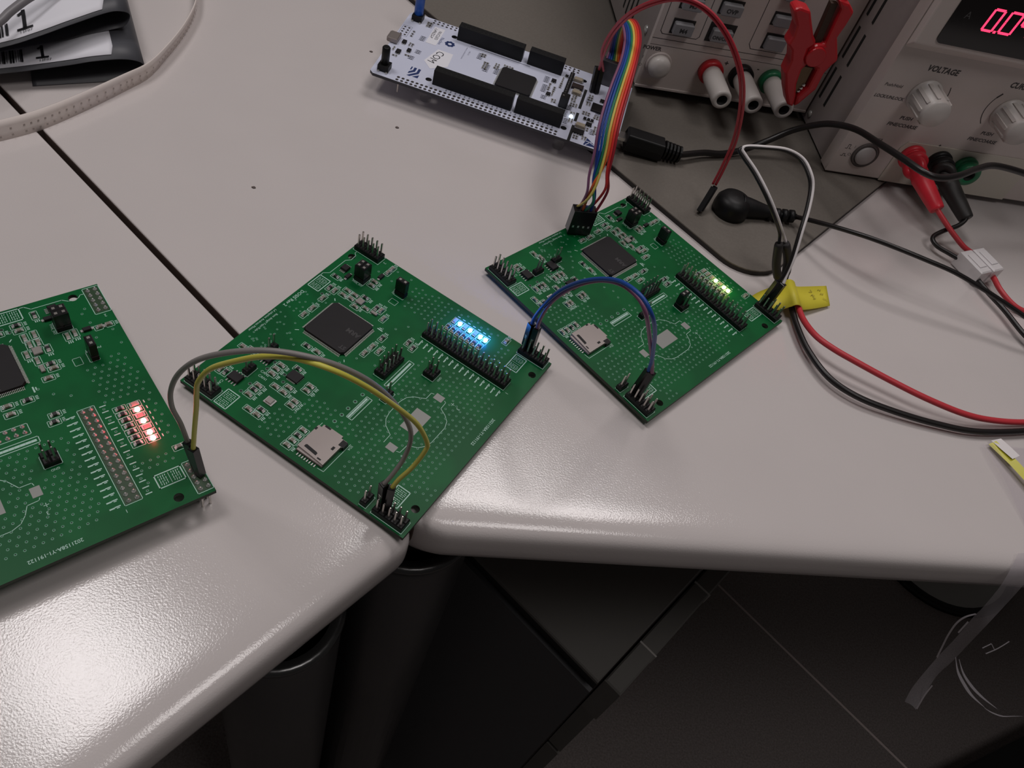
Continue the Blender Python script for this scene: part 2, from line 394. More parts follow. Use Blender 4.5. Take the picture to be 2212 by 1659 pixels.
# ================================================================== antistatic mat
mp = [(64.5, 345.6), (-140, 473.5), (-560, 735), (-220, 1180), (560, 1180), (167, 461)]
md = Vector((205, -128)).normalized()
c0 = Vector((-600, 761)); c1 = Vector((96.0, 326.0)); c2 = Vector((470, 1028))
mpoly = [tuple(p) for p in rounded([tuple(c0), tuple(c1), tuple(c2)], [0, 22, 0], 10)]+[(180, 1200), (-300, 1200)]
m_ = thing('antistatic_mat', 'dark taupe rubber mat with a black underside, under the two power supplies', 'mat', (0, 600, 0))
MB().prism([(x, y-600) for x, y in mpoly], 0, 2.3).build('base_layer', mat_edge, m_, (0, 0, 0))
MB().prism([(x, y-600) for x, y in mpoly], 2.3, 3.2, 0).build('top_layer', mat_m, m_, (0, 0, 0), bevel=.3)

# ================================================================== green circuit boards
BW, BH = 100.55, 102.54
CAPS_U = [(6.2,23.7),(14.8,26.5),(15,29.7),(18.6,26.5),(18.6,29.2),(22.6,24.7),(22.6,31.4),(26.4,29.3),(19.7,14.8),(20.1,17.3),(22.2,60.2),(27,59.8),
          (5.3,76.4),(8.6,75.3),(22,86.4),(21.9,88.7),(22,91.5),(21.3,76.3),(21.7,79),(21.6,73.8),(27.3,70.9),(26.7,82.6),(30.6,79.8),(30.6,82.7),(26.5,96.3),(30.1,93.7),(30.3,96.3),
          (36.4,83.2),(36.4,85.4),(47,90.8),(47,93.7),(47,96.5),(46.8,99.2),(36.0,74.2),(36.2,76.6)]
CAPS_V = [(8.6,30.3),(11.1,30.2),(10.3,36.7),(10.9,43.6),(10.7,48.6),(29.5,26.1),(31.7,25.8),(35.1,28.7),(20.4,6.4),(20.4,3.6),(41.1,37.2),(40.9,43.3),(44.4,43.3),(40.7,47.9),(6.8,89.6),(9.1,89.4),(79.8,3.3)]
RES_V = [(50.3,31.9),(53.2,33.0)]
LEDS = [(57.4+2.59*i, 9.05) for i in range(7)]
LRES = [(57.1+2.6*i, 13.8) for i in range(7)]
H5 = {'T': (1.0, .3), 'R': (86.3, .1), 'B': (86.1, 96.4), 'L': (1.4, 96.7)}      # 2x5 headers: corner of a 12.7 x 5.08 block
def cap_mesh(kind):
    mb = MB(); L, Wd, h = (2.0, 1.25, .95)
    mb.box(-.62, -Wd/2, .05, .62, Wd/2, h, 0, ch=.06)
    mb.box(-1.0, -Wd/2, .05, -.62, Wd/2, h, 1, ch=.08); mb.box(.62, -Wd/2, .05, 1.0, Wd/2, h, 1, ch=.08)
    mb.box(-1.5, -.7, 0, -.95, .7, .22, 1, ch=.08); mb.box(.95, -.7, 0, 1.5, .7, .22, 1, ch=.08)
    return mb.mesh(kind, [cap_m if kind == 'capacitor' else res_m, tin_m])
def pin_mesh(z0, z1):
    mb = MB(); h = .32
    mb.box(-h, -h, z0, h, h, z1, 0, ch=.14); return mb.mesh('pin', pin_m)
def header_mesh(nu, nv):
    mb = MB()
    for i in range(nu):
        for j in range(nv):
            x = i*2.54; y = -j*2.54
            mb.box(x-1.27, y-1.27, 0, x+1.27, y+1.27, 2.5, 0, ch=.35)
    return mb.mesh('pin_header', blk_m)
def header(board, u, v, nu, nv, top=8.5, bot=-4.0, z=0.0, pitch=2.54, name='pin_header', plastic=True):
    """u,v: corner; nu columns along u, nv along v; pins become sub-parts"""
    x = u+1.27; y = -(v+1.27)
    h = put(name, shared(('hdr', nu, nv), lambda: header_mesh(nu, nv)), board, (x, y, z))
    pm = shared(('pin', top, bot), lambda: pin_mesh(bot, top))
    for i in range(nu):
        for j in range(nv): put('pin', pm, h, (i*2.54, -j*2.54, 0))
    return h
def solder_field(board, u, v, nu, nv):
    mb = MB()
    for i in range(nu):
        for j in range(nv):
            T = Matrix.Translation((u+1.27+i*2.54, -(v+1.27+j*2.54), 0))
            mb.lathe([(.85, .02), (.7, .25), (.34, .6), (.3, 1.1), (.001, 1.15)], 8, 0, T)
    o = mb.build('solder_joints', tin_m, board, (0, 0, 0)); o['kind'] = 'stuff'
    return o
def flipped_header(board, u, v, nu, nv, depth):
    mb = MB()
    for i in range(nu):
        for j in range(nv):
            x = u+1.27+i*2.54; y = -(v+1.27+j*2.54)
            mb.box(x-1.27, y-1.27, -1.6-2.5, x+1.27, y+1.27, -1.6, 0, ch=.3)
            mb.box(x-.32, y-.32, -depth, x+.32, y+.32, -4.1, 1, ch=.1)
    mb.build('underside_header', [blk_m, pin_m], board, (0, 0, 0))

def silk_mesh(kind):
    z = .03; mb = MB()
    def R(u0, v0, u1, v1, w=.2): mb.line([(u0,-v0),(u1,-v0),(u1,-v1),(u0,-v1)], w, z, 0, True)
    def L(*p, w=.2): mb.line([(a, -b) for a, b in p], w, z)
    for u, v in CAPS_U: R(u-2.0, v-1.2, u+2.0, v+1.2, .17)
    for u, v in CAPS_V+RES_V: R(u-1.2, v-2.0, u+1.2, v+2.0, .17)
    R(30.5, 16.9, 33.9, 19.6, .17)
    for u, v in LEDS: R(u-1.2, v-2.1, u+1.2, v+2.1, .17)
    for u, v in LRES: R(u-1.2, v-2.1, u+1.2, v+2.1, .17)
    # reference designators: small strokes next to the parts
    rnd = random.Random(3)
    for u, v in CAPS_U:
        for k in range(3): L((u+2.5, v-.7+k*.62), (u+3.2, v-.7+k*.62+rnd.uniform(-.1, .1)), w=.32)
    for u, v in CAPS_V+RES_V:
        for k in range(3): L((u-.7+k*.62, v-2.6), (u-.7+k*.62, v-3.2), w=.3)
    for u, v in LEDS: L((u-.4, v-3.2), (u+.5, v-3.2), w=.35)
    # label tables beside the four headers
    def table(u0, v0, u1, v1, alongu):
        R(u0, v0, u1, v1, .38)
        if alongu: L(((u0+u1)/2, v0+.6), ((u0+u1)/2, v1-.6), w=.14)
        else: L((u0+.6, (v0+v1)/2), (u1-.6, (v0+v1)/2), w=.14)
        for c in range(2):
            for k in range(4):
                if alongu:
                    uu = u0+(u1-u0)*(.12+.5*c); vv = v0+(v1-v0)*(.2+.2*k)
                    for q in range(3): L((uu+q*.62, vv-.35), (uu+q*.62+.1, vv+.35), w=.2)
                else:
                    vv = v0+(v1-v0)*(.12+.5*c); uu = u0+(u1-u0)*(.2+.2*k)
                    for q in range(4): L((uu-.33, vv+q*.7), (uu+.33*(1 if (q+k) % 3 else .2), vv+q*.7+.1), w=.22)
    table(1.0, 27.3, 6.4, 35.1, False); table(86.6, 6.1, 91.8, 14.5, False); table(15.1, 94.3, 20.5, 101.6, False); 
    if kind != 'l': table(86.8, 86.9, 92.1, 94.7, False)
    L((1.1,27.2),(1.0,25.6),(2.9,23.7),(2.9,13.4),(4.4,11.4),(4.2,8.1),(2.9,7.0),(3.0,6.0), w=.22)
    for (u0, v0, u1, v1) in ((.7,.1,14.2,5.7),(86.1,.1,99.2,5.3),(85.9,96.2,99.1,101.7),(1.2,96.4,14.3,101.9)):
        R(u0, v0, u1, v1, .22)
    R(52.0, 20.3, 92.6, 25.8, .2); R(49.6, 40.3, 54.1, 53.8, .2); R(63.8, 35.9, 69.0, 41.4, .2); R(12.1, 14.3, 17.4, 19.8, .2); R(29.6, 11.5, 34.3, 14.8, .2); R(58.8, 56.0, 61.9, 62.0, .2); R(80.9, 96.2, 83.8, 101.6, .2)
    for u0, v0 in ((12.4, 67.9), (13.2, 80.6)): R(u0, v0, u0+3.0, v0+5.4, .2)
    # pin names of the long header
    for k in range(16):
        u = 53.6+k*2.54
        L((u, 27.0), (u, 28.4), w=.4); L((u+.15, 28.9), (u+.15, 30.0), w=.5); L((u+.5, 27.4), (u+.5, 28.0), w=.3)
        if kind == 'l': L((u, 17.2), (u, 18.9), w=.4)
    R(55.9, 39.0, 58.4, 55.2, .25); R(54.5, 63.9, 57.1, 76.0, .25); L((55.9, 64.3), (55.9, 75.6), w=.2)
    for k in range(9): L((57.2, 40.2+k*1.65), (57.2, 41.0+k*1.65), w=.9)
    for k in range(7): L((55.2, 64.8+k*1.6), (55.2, 65.8+k*1.6), w=.7)
    # battery outline
    L((71.8,75.9),(71.7,71.9),(67.9,69.6),(66.1,67.2),(65.3,64),(65.2,57.5),(66,54.2),(68,52.0),(71.9,49.7),(71.9,46.1),(73.0,45.8))
    L((78.0,45.8),(78.8,46.2),(79,49.7),(82,51.2),(84.2,53.1),(85.3,56),(85.3,64.6),(84.6,67.4),(82.8,69.8),(79.2,71.6),(79.0,75.7),(77.8,76.1))
    L((80.6,45.0),(82.0,45.0)); L((81.3,44.3),(81.3,45.7)); L((80.2,76.5),(81.6,76.5))
    # sd socket
    L((49.9,83.9),(49.9,88.4)); L((63.5,84.6),(63.5,99.4)); L((63.5,99.4),(61,99.6))
    # big chip corner marks
    L((13.9,33.6),(14.6,34.3), w=.35); L((13.4,56.8),(14.4,56.0), w=.3); L((37.0,55.9),(37.6,56.6), w=.3); L((36.6,34.2),(38.6,34.2), w=.5); L((37.0,33.4),(38.0,33.4), w=.4)
    # writing
    mb.text('DOSIS Rev 2', 2.15, (1.3, -38.9), (0, -1), z)
    mb.text('Base design Tejas Kale', 1.35, (2.6, -55.4), (0, -1), z); mb.text('L4 adaption Andreas Pfister', 1.35, (.7, -54.0), (0, -1), z)
    mb.text('2021158A-Y1-191122', 1.75, (96.9, -40.0), (0, -1), z)
    mb.text('CAN1', 1.5, (10.2, -92.6), (0, -1), z); mb.text('CAN1', 1.5, (18.4, -83.0), (1, 0), z); mb.text('CAN2', 1.5, (15.8, -71.5), (1, 0), z); mb.text('CAN2', 1.5, (17.7, -81.0), (1, 0), z)
    mb.text('PWR_INT', 1.3, (28.4, -9.2), (0, -1), z); mb.text('PWR_INT', 1.2, (12.4, -20.9), (1, 0), z); mb.text('3', 2.0, (83.5, -45.0), (0, -1), z)
    mb.text('1', 1.8, (93.9, -25.6), (0, -1), z); mb.text('2', 1.8, (15.2, -2.4), (0, -1), z); mb.text('GND', 1.2, (69.9, -37.2), (0, -1), z); mb.text('SDA', 1.3, (63.9, -84.6), (0, -1), z)
    return mb.mesh('silkscreen_print', silk_m)
def blocked(u, v, kind):
    boxes = [(0,0,34,34),(0,33,60,58),(0,57,32,103),(48,19,94,31.5),(53,5,78,17.5),(84,0,101,16),(46,38.5,60,57),(62,34,71.5,43.5),(48,82,65.5,103),(28,68,39,89),(53,62,58.5,77.5),(57.5,55,63,63),
             (70.5,54.5,80,67.5),(72.5,43.5,78.5,48.5),(72,73,79,78.5),(80,85.5,101,103),(94.5,33,101,80),(24,92,33,103),(44.5,88,49.5,103),(28,9,37,21),(77,1,83,6),(12,57,50,67),(34,17.6,52,40),(27,20,60,34),(28.5,50,50,76),(93,0,101,33),(0,0,101,2.5),(32,0,40,4)]
    if not (2 < u < 98.5 and 2 < v < 100.5): return True
    if (u-52.7)**2 < 2 and 62 < v < 83: return True
    return any(a < u < c and b < v < d for a, b, c, d in boxes)
def via_mesh(kind):
    mb = MB()
    def ring(u, v, r=.47, ri=.25):
        n = 10; c = [(math.cos(2*math.pi*i/n), math.sin(2*math.pi*i/n)) for i in range(n)]
        vs = [(u+r*x, -v+r*y, .02) for x, y in c]+[(u+ri*x, -v+ri*y, .05) for x, y in c]
        mb.add(vs, [(i, (i+1) % n, n+(i+1) % n, n+i) for i in range(n)], 0)
        mb.add([(u+ri*x, -v+ri*y, .022) for x, y in c], [tuple(range(n))], 1)
    k0 = -13
    for i in range(k0, 30):
        for j in range(-2, 42):
            u = 34.5+2.55*i; v = 1.6+2.54*j+(1.27 if i % 2 else 0)-1.3
            if not blocked(u, v, kind): ring(u, v)
    for u, v in ((52.7,80.4),(52.8,76.5),(52.7,72.7),(52.7,68.6),(52.7,64.2)): ring(u, v, .85, .5)
    for u, v in ((18.8,74.2),(18.8,78.3),(25.3,76.2),(27.2,79.1),(18.9,92.1),(19,87.6),(8.4,35.0),(10.6,33.2)): ring(u, v, .75, .6)
    rnd = random.Random(5)
    for _ in range(46):
        u, v = rnd.uniform(3, 13), rnd.uniform(37, 73); ring(u, v, .42, .2)
    for u, v in ((13,59.5),(15.5,61.5),(18,63),(21,66),(24.5,64),(29,66),(33,64),(38,62),(42,60),(46,61),(36.5,58),(40,52),(47.4,50),(42,29.5),(45,25),(38,33),(10,8),(12,9.6),(17,8.6),(24.4,9.2),(23,3),(30,2.7)): ring(u, v, .5, .25)
    return mb.mesh('vias', [via_m, hole_m])
def lqfp_mesh():
    mb = MB(); c = 10; k = 1.2
    def ring(h, z): return [(-h+k,-h,z),(h-k,-h,z),(h,-h+k,z),(h,h-k,z),(h-k,h,z),(-h+k,h,z),(-h,h-k,z),(-h,-h+k,z)]
    rs = [ring(9.8, .1), ring(10, .75), ring(9.75, 1.45)]; vs = sum(rs, [])
    fs = [tuple(range(8))[::-1], tuple(range(16, 24))]
    for q in range(2):
        for i in range(8): fs.append((8*q+i, 8*q+(i+1) % 8, 8*q+8+(i+1) % 8, 8*q+8+i))
    mb.add(vs, fs, 0)
    return mb.mesh('microcontroller', ic_m)
def leads_mesh(h, n, pitch, w, out, z=.7):
    mb = MB()
    for s in range(4):
        T = Matrix.Rotation(s*math.pi/2, 4, 'Z')
        for i in range(n):
            x = (i-(n-1)/2)*pitch
            mb.box(x-w/2, -h-.35, z-.12, x+w/2, -h+.1, z, 0, T); mb.box(x-w/2, -h-.45, .04, x+w/2, -h-.3, z, 0, T); mb.box(x-w/2, -h-out, .02, x+w/2, -h-.35, .16, 0, T)
    return mb.mesh('chip_leads', lead_m)
def mark_mesh():
    mb = MB()
    mb.text('ARM', 3.0, (6.1, 3.3-1.0), (-1, 0), 1.47, 0, True); mb.text('ST', 2.6, (7.6, -5.3-1.0), (-1, 0), 1.47, 0, True)
    return mb.mesh('chip_marking', icmark_m)
def soic_mesh(L, Wd, n, side):
    mb = MB(); mb.box(-L/2, -Wd/2, .12, L/2, Wd/2, 1.45, 0, ch=.18)
    for i in range(n):
        x = (i-(n-1)/2)*(1.27 if side == 'soic' else .65)
        for s in (-1, 1):
            w = .22 if side == 'soic' else .13
            mb.box(x-w, min(s*Wd/2, s*(Wd/2+1.1)), .02, x+w, max(s*Wd/2, s*(Wd/2+1.1)), .3, 1)
    return mb.mesh('small_chip', [ic_m, tin_m])
def sd_mesh():
    mb = MB(); z1 = 1.85
    mb.prism([(50.2,-97.6),(50.2,-86.4),(51.6,-86.4),(51.6,-85.0),(54,-85.0),(54,-84.6),(60,-84.6),(60,-85.6),(62.6,-85.6),(62.6,-88.6),(62.2,-88.6),(62.2,-98.4),(57,-98.0)], .15, z1, 0)
    mb.box(50.6, -98.9, .1, 62.2, -97.5, 1.2, 0, ch=.2)
    return mb.mesh('card_socket', [steel_m])
LEDC = {'m': ((.0, .16, 1.0), (.35, .75, 1.0)), 'l': ((1.0, .02, .05), (1.0, .50, .48)), 'r': ((.95, .80, .12), (1.0, .95, .45))}
def green_board(kind, label, x, y, rz, ztop):
    root = thing('circuit_board', label, 'circuit board', (x, y, 0), rz)
    Z = ztop
    class _B: pass
    holes = [(3.3, -9.7, 1.6), (97.4, -10.9, 1.6), (97.2, -90.8, 1.6), (3.4, -92.4, 1.6)]
    base = slab('board_plate', [(0,0),(BW,0),(BW,-BH),(0,-BH)], [(3.3,-9.7,1.6),(97.4,-10.9,1.6),(97.2,-90.8,1.6)], -1.6, 0, [pcb_m, pcb_edge], root)
    base.location.z = Z*S
    def P(name, me, u=0, v=0, z=0, rz=0, par=None):
        return put(name, me, par or root, (u, -v, z+(0 if par else Z)), rz)
    o = P('silkscreen_print', shared(('silk', kind == 'l'), lambda: silk_mesh(kind)))
    o = P('vias', shared('vias', lambda: via_mesh(kind))); o['kind'] = 'stuff'
    mc = P('microcontroller', shared('lqfp', lqfp_mesh), 25.55, 45.25); P('chip_leads', shared('lead', lambda: leads_mesh(10, 36, .5, .2, 1.0)), par=mc); P('chip_marking', shared('mark', mark_mesh), par=mc)
    cm = shared('cap', lambda: cap_mesh('capacitor')); rm = shared('res', lambda: cap_mesh('resistor'))
    for i, (u, v) in enumerate(CAPS_U): P('capacitor' if i % 5 else 'resistor', cm if i % 5 else rm, u, v)
    for i, (u, v) in enumerate(CAPS_V): P('capacitor' if i % 5 else 'resistor', cm if i % 5 else rm, u, v, 0, math.pi/2)
    for u, v in RES_V: P('resistor', rm, u, v, 0, math.pi/2)
    for u, v in LRES: P('resistor', rm, u, v, 0, math.pi/2)
    P('crystal', shared('xtal', lambda: MB().box(-1.6,-1.5,.05,1.6,1.5,1.0,0,ch=.15).mesh('crystal', cryst_m)), 22.5, 28.0)
    P('crystal', shared('xtal2', lambda: MB().box(-1.5,-.7,.05,1.5,.7,.9,0,ch=.12).mesh('crystal', cryst_m)), 30.6, 29.1)
    so = shared('soic', lambda: soic_mesh(4.9, 3.9, 4, 'soic')); ms = shared('msop', lambda: soic_mesh(3, 3, 4, 'msop')); 
    P('small_chip', so, 13.6, 89.2, 0); P('small_chip', so, 15.5, 74.7, 0); P('small_chip', ms, 6.2, 17.5)
    q = P('small_chip', shared('qfn', lambda: MB().box(-2.6,-2.2,.1,2.6,2.2,.95,0,ch=.1).mesh('small_chip', ic_m)), 29.0, 74.7)
    P('chip_leads', shared('qfnl', lambda: leads_mesh(2.25, 8, .5, .2, .35, .2)), par=q)
    P('diode', shared('sot', lambda: MB().box(-1.4,-.8,.1,1.4,.8,1.1,0,ch=.1).box(-2.2,-.5,.02,-1.3,.5,.4,1).box(1.3,-.5,.02,2.2,.5,.4,1).mesh('diode', [ic_m, tin_m])), 9.9, 20.3, 0, math.pi/2)
    P('diode', shared('sot', None), 19.9, 10.7, 0, math.pi/2)
    P('sensor_chip', shared('baro', lambda: MB().box(-1.9,-1.6,.05,1.9,1.6,.5,0).box(-1.3,-1.2,.5,1.3,1.2,1.1,1,ch=.1).mesh('sensor_chip', [tin_m, cryst_m])), 29.8, 89.0)
    mb = lambda: MB().box(-3.3,-5.5,.02,3.3,5.5,.06,0).mesh('battery_pad', pad_m)
    mb2 = lambda: MB().box(-1.9,-1.5,.02,1.9,1.5,.06,0).mesh('battery_pad', pad_m)
    P('battery_pad', shared('bp', mb), 75.2, 60.9); P('battery_pad', shared('bp2', mb2), 75.5, 46.0); P('battery_pad', shared('bp2', mb2), 75.4, 75.9)
    if kind != 'l':
        sd = P('card_socket', shared('sd', sd_mesh))
        P('socket_slot', shared('sds', lambda: MB().prism([(52.2,-96.5),(57.8,-97.0),(57.8,-95.9),(57.2,-95.6),(52.6,-95.2),(52.2,-95.6)],1.84,1.87).box(60.0,-91.6,1.84,61.0,-90.0,1.87).box(58.8,-97.6,1.84,60.4,-97.0,1.87).box(60.9,-88.5,.1,63.2,-85.7,1.88).box(52.3,-85.5,.1,54.8,-84.7,1.88).box(50.1,-88.6,.1,50.9,-87.4,1.88).mesh('socket_slot', blk_m)), par=sd)
        ct = shared('sdc', lambda: MB().box(-.22,-.75,.02,.22,.45,.35,0,ch=.05).mesh('contact', tin_m))
        for k in range(8): P('contact', ct, 52.0+1.1*k, 99.5, 0, 0, sd)
    # headers
    if kind == 'l':
        for kk in ('T', 'R'):
            u, v = H5[kk]; solder_field(root, u, v, 5, 2).location.z = Z*S; 
            mbx = MB()
            flipped_header(root, u, v, 5, 2, Z)
        solder_field(root, 52.0, 20.4, 16, 2).location.z = Z*S; flipped_header(root, 52.0, 20.4, 16, 2, Z)
        for o in root.children:
            if o.name.startswith('underside_header'): o.location.z = Z*S
        for (a, b, c, d) in ((52.3, 20.6, 92.3, 25.5), (1.1, .5, 13.7, 5.4), (86.5, .5, 98.9, 5.0)):
            MB().box(a, -d, .005, c, -b, .018).build('flux_residue', mat('flux_olive', (.018, .052, .018), .45), root, (0, 0, Z))
        solder_field(root, 49.2, 40.6, 2, 5).location.z = Z*S
    else:
        bot = -Z
        for kk in 'TRBL':
            u, v = H5[kk]; header(root, u, v, 5, 2, 8.5, bot, Z)
        header(root, 52.0, 20.4, 16, 2, 8.5, bot, Z); header(root, 49.5, 40.7, 2, 5, 8.5, bot, Z)
        header(root, 80.9, 96.4, 1, 2, 8.5, bot, Z)
        for u0, v0 in ((12.7, 68.1), (13.5, 80.8)): header(root, u0, v0, 1, 2, 8.5, bot, Z)
    bot = -Z if kind != 'l' else -2.5
    hj = header(root, 63.9, 36.1, 2, 2, 8.5, bot, Z)
    jm = shared('jcap', lambda: MB().box(-1.25,-2.5,2.55,1.25,2.5,8.6,0,ch=.3).box(-.5,-1.75,8.58,.5,-.75,8.64,1).box(-.5,.75,8.58,.5,1.75,8.64,1).mesh('jumper_cap', [hous_m, pin_m]))
    if kind == 'r': P('jumper_cap', jm, 0, 1.27, 0, 0, hj)
    h = header(root, 12.2, 14.5, 2, 2, 8.5, bot, Z); P('jumper_cap', jm, 0, 1.27, 0, 0, h); P('jumper_cap', jm, 2.54, 1.27, 0, 0, h)
    h = header(root, 29.4, 11.6, 2, 1, 8.5, bot, Z); P('jumper_cap', jm, 1.27, 0, 0, math.pi/2, h)
    h = header(root, 59.0, 56.6, 1, 2, 8.5, bot, Z)
    # LEDs
    lit = {'m': (1, 3, 5, 6), 'l': (1, 3, 5, 6), 'r': (3, 5, 6)}[kind]
    ec, core = LEDC[kind]
    on = mat('led_lit_'+{'m': 'blue', 'l': 'red', 'r': 'yellow'}[kind], core, .4, emit=core, estr=7.0)
    lm0 = shared('ledoff', lambda: MB().box(-.75,-1.0,.05,.75,1.0,.75,0,ch=.08).box(-.75,-1.55,.02,.75,-.95,.4,1).box(-.75,.95,.02,.75,1.55,.4,1).mesh('led', [led_off, tin_m]))
    lm1 = shared(('ledon', kind), lambda: MB().lathe([(.85, .05), (.85, .75), (.5, .95), (.001, 1.0)], 14, 0).box(-.75,-1.55,.02,.75,-.9,.4,1).box(-.75,.9,.02,.75,1.55,.4,1).mesh('led', [on, tin_m]))
    for i, (u, v) in enumerate(LEDS):
        o = P('led', lm1 if i in lit else lm0, u, v)
        if i in lit:
            l = bpy.data.lights.new('led_glow', 'POINT'); l.energy = {'m': .0030, 'l': .0010, 'r': .0004}[kind]; l.color = ec; l.shadow_soft_size = .0007
            lo = bpy.data.objects.new('led_glow', l); COL.objects.link(lo); lo.parent = root; lo.location = (u*S, -v*S, (Z+2.6)*S)
    # far corner support where nothing else shows
    return root
bm_ = green_board('m', 'green circuit board with four lit blue lights, straddling the gap between the desks', -83.759, 259.351, -.2913, 4.0)
br_ = green_board('r', 'green circuit board with yellow lights, rainbow ribbon plugged in at its upper edge', 24.266, 358.520, -.5456, 4.0)
bl_ = green_board('l', 'green circuit board with red lights at the left, cut by the frame', -157.680, 183.376, -.6604, 11.55)

# ================================================================== jumper wires
def housing_mesh():
    mb = MB(); mb.box(-1.25,-1.25,0,1.25,1.25,14,0,ch=.2); mb.box(-.55,-1.3,5,.55,-1.2,7.2,1); mb.box(-.7,-.7,13.95,.7,.7,14.05,2)
    return mb.mesh('connector_housing', [hous_m, pin_m, blk_m])
def place_on(board, rz, ztop, u, v, dz):
    c, s = math.cos(rz), math.sin(rz); l = board.location/S
    return (l.x+u*c+v*s, l.y+u*s-v*c, ztop+dz)
def tilt_housing(parent, base, top):
    b = Vector(base); t = Vector(top); d = (t-b)
    o = put('connector_housing', shared('hous', housing_mesh), parent, tuple(rel(parent, [b])[0]))
    o.rotation_mode = 'QUATERNION'; o.rotation_quaternion = d.to_track_quat('Z', 'Y')
    return o
def jumper(label, pts, m, cat='wire', r=.78, h0=None, h1=None, group=None, name='jumper_wire'):
    root = thing(name, label, cat, tuple(Vector(h0[0]) if h0 else Vector(pts[0])), 0, group)
    P = [Vector(p) for p in pts]
    for h, end in ((h0, 0), (h1, -1)):
        if h:
            b = Vector(h[0]); t = Vector(h[1]); d = (t-b).normalized(); tp = b+d*13.6
            tilt_housing(root, b, t)
            P[end] = tp
    MB().tube(rel(root, P), r, 10).build('wire', m, root, (0, 0, 0))
    return root
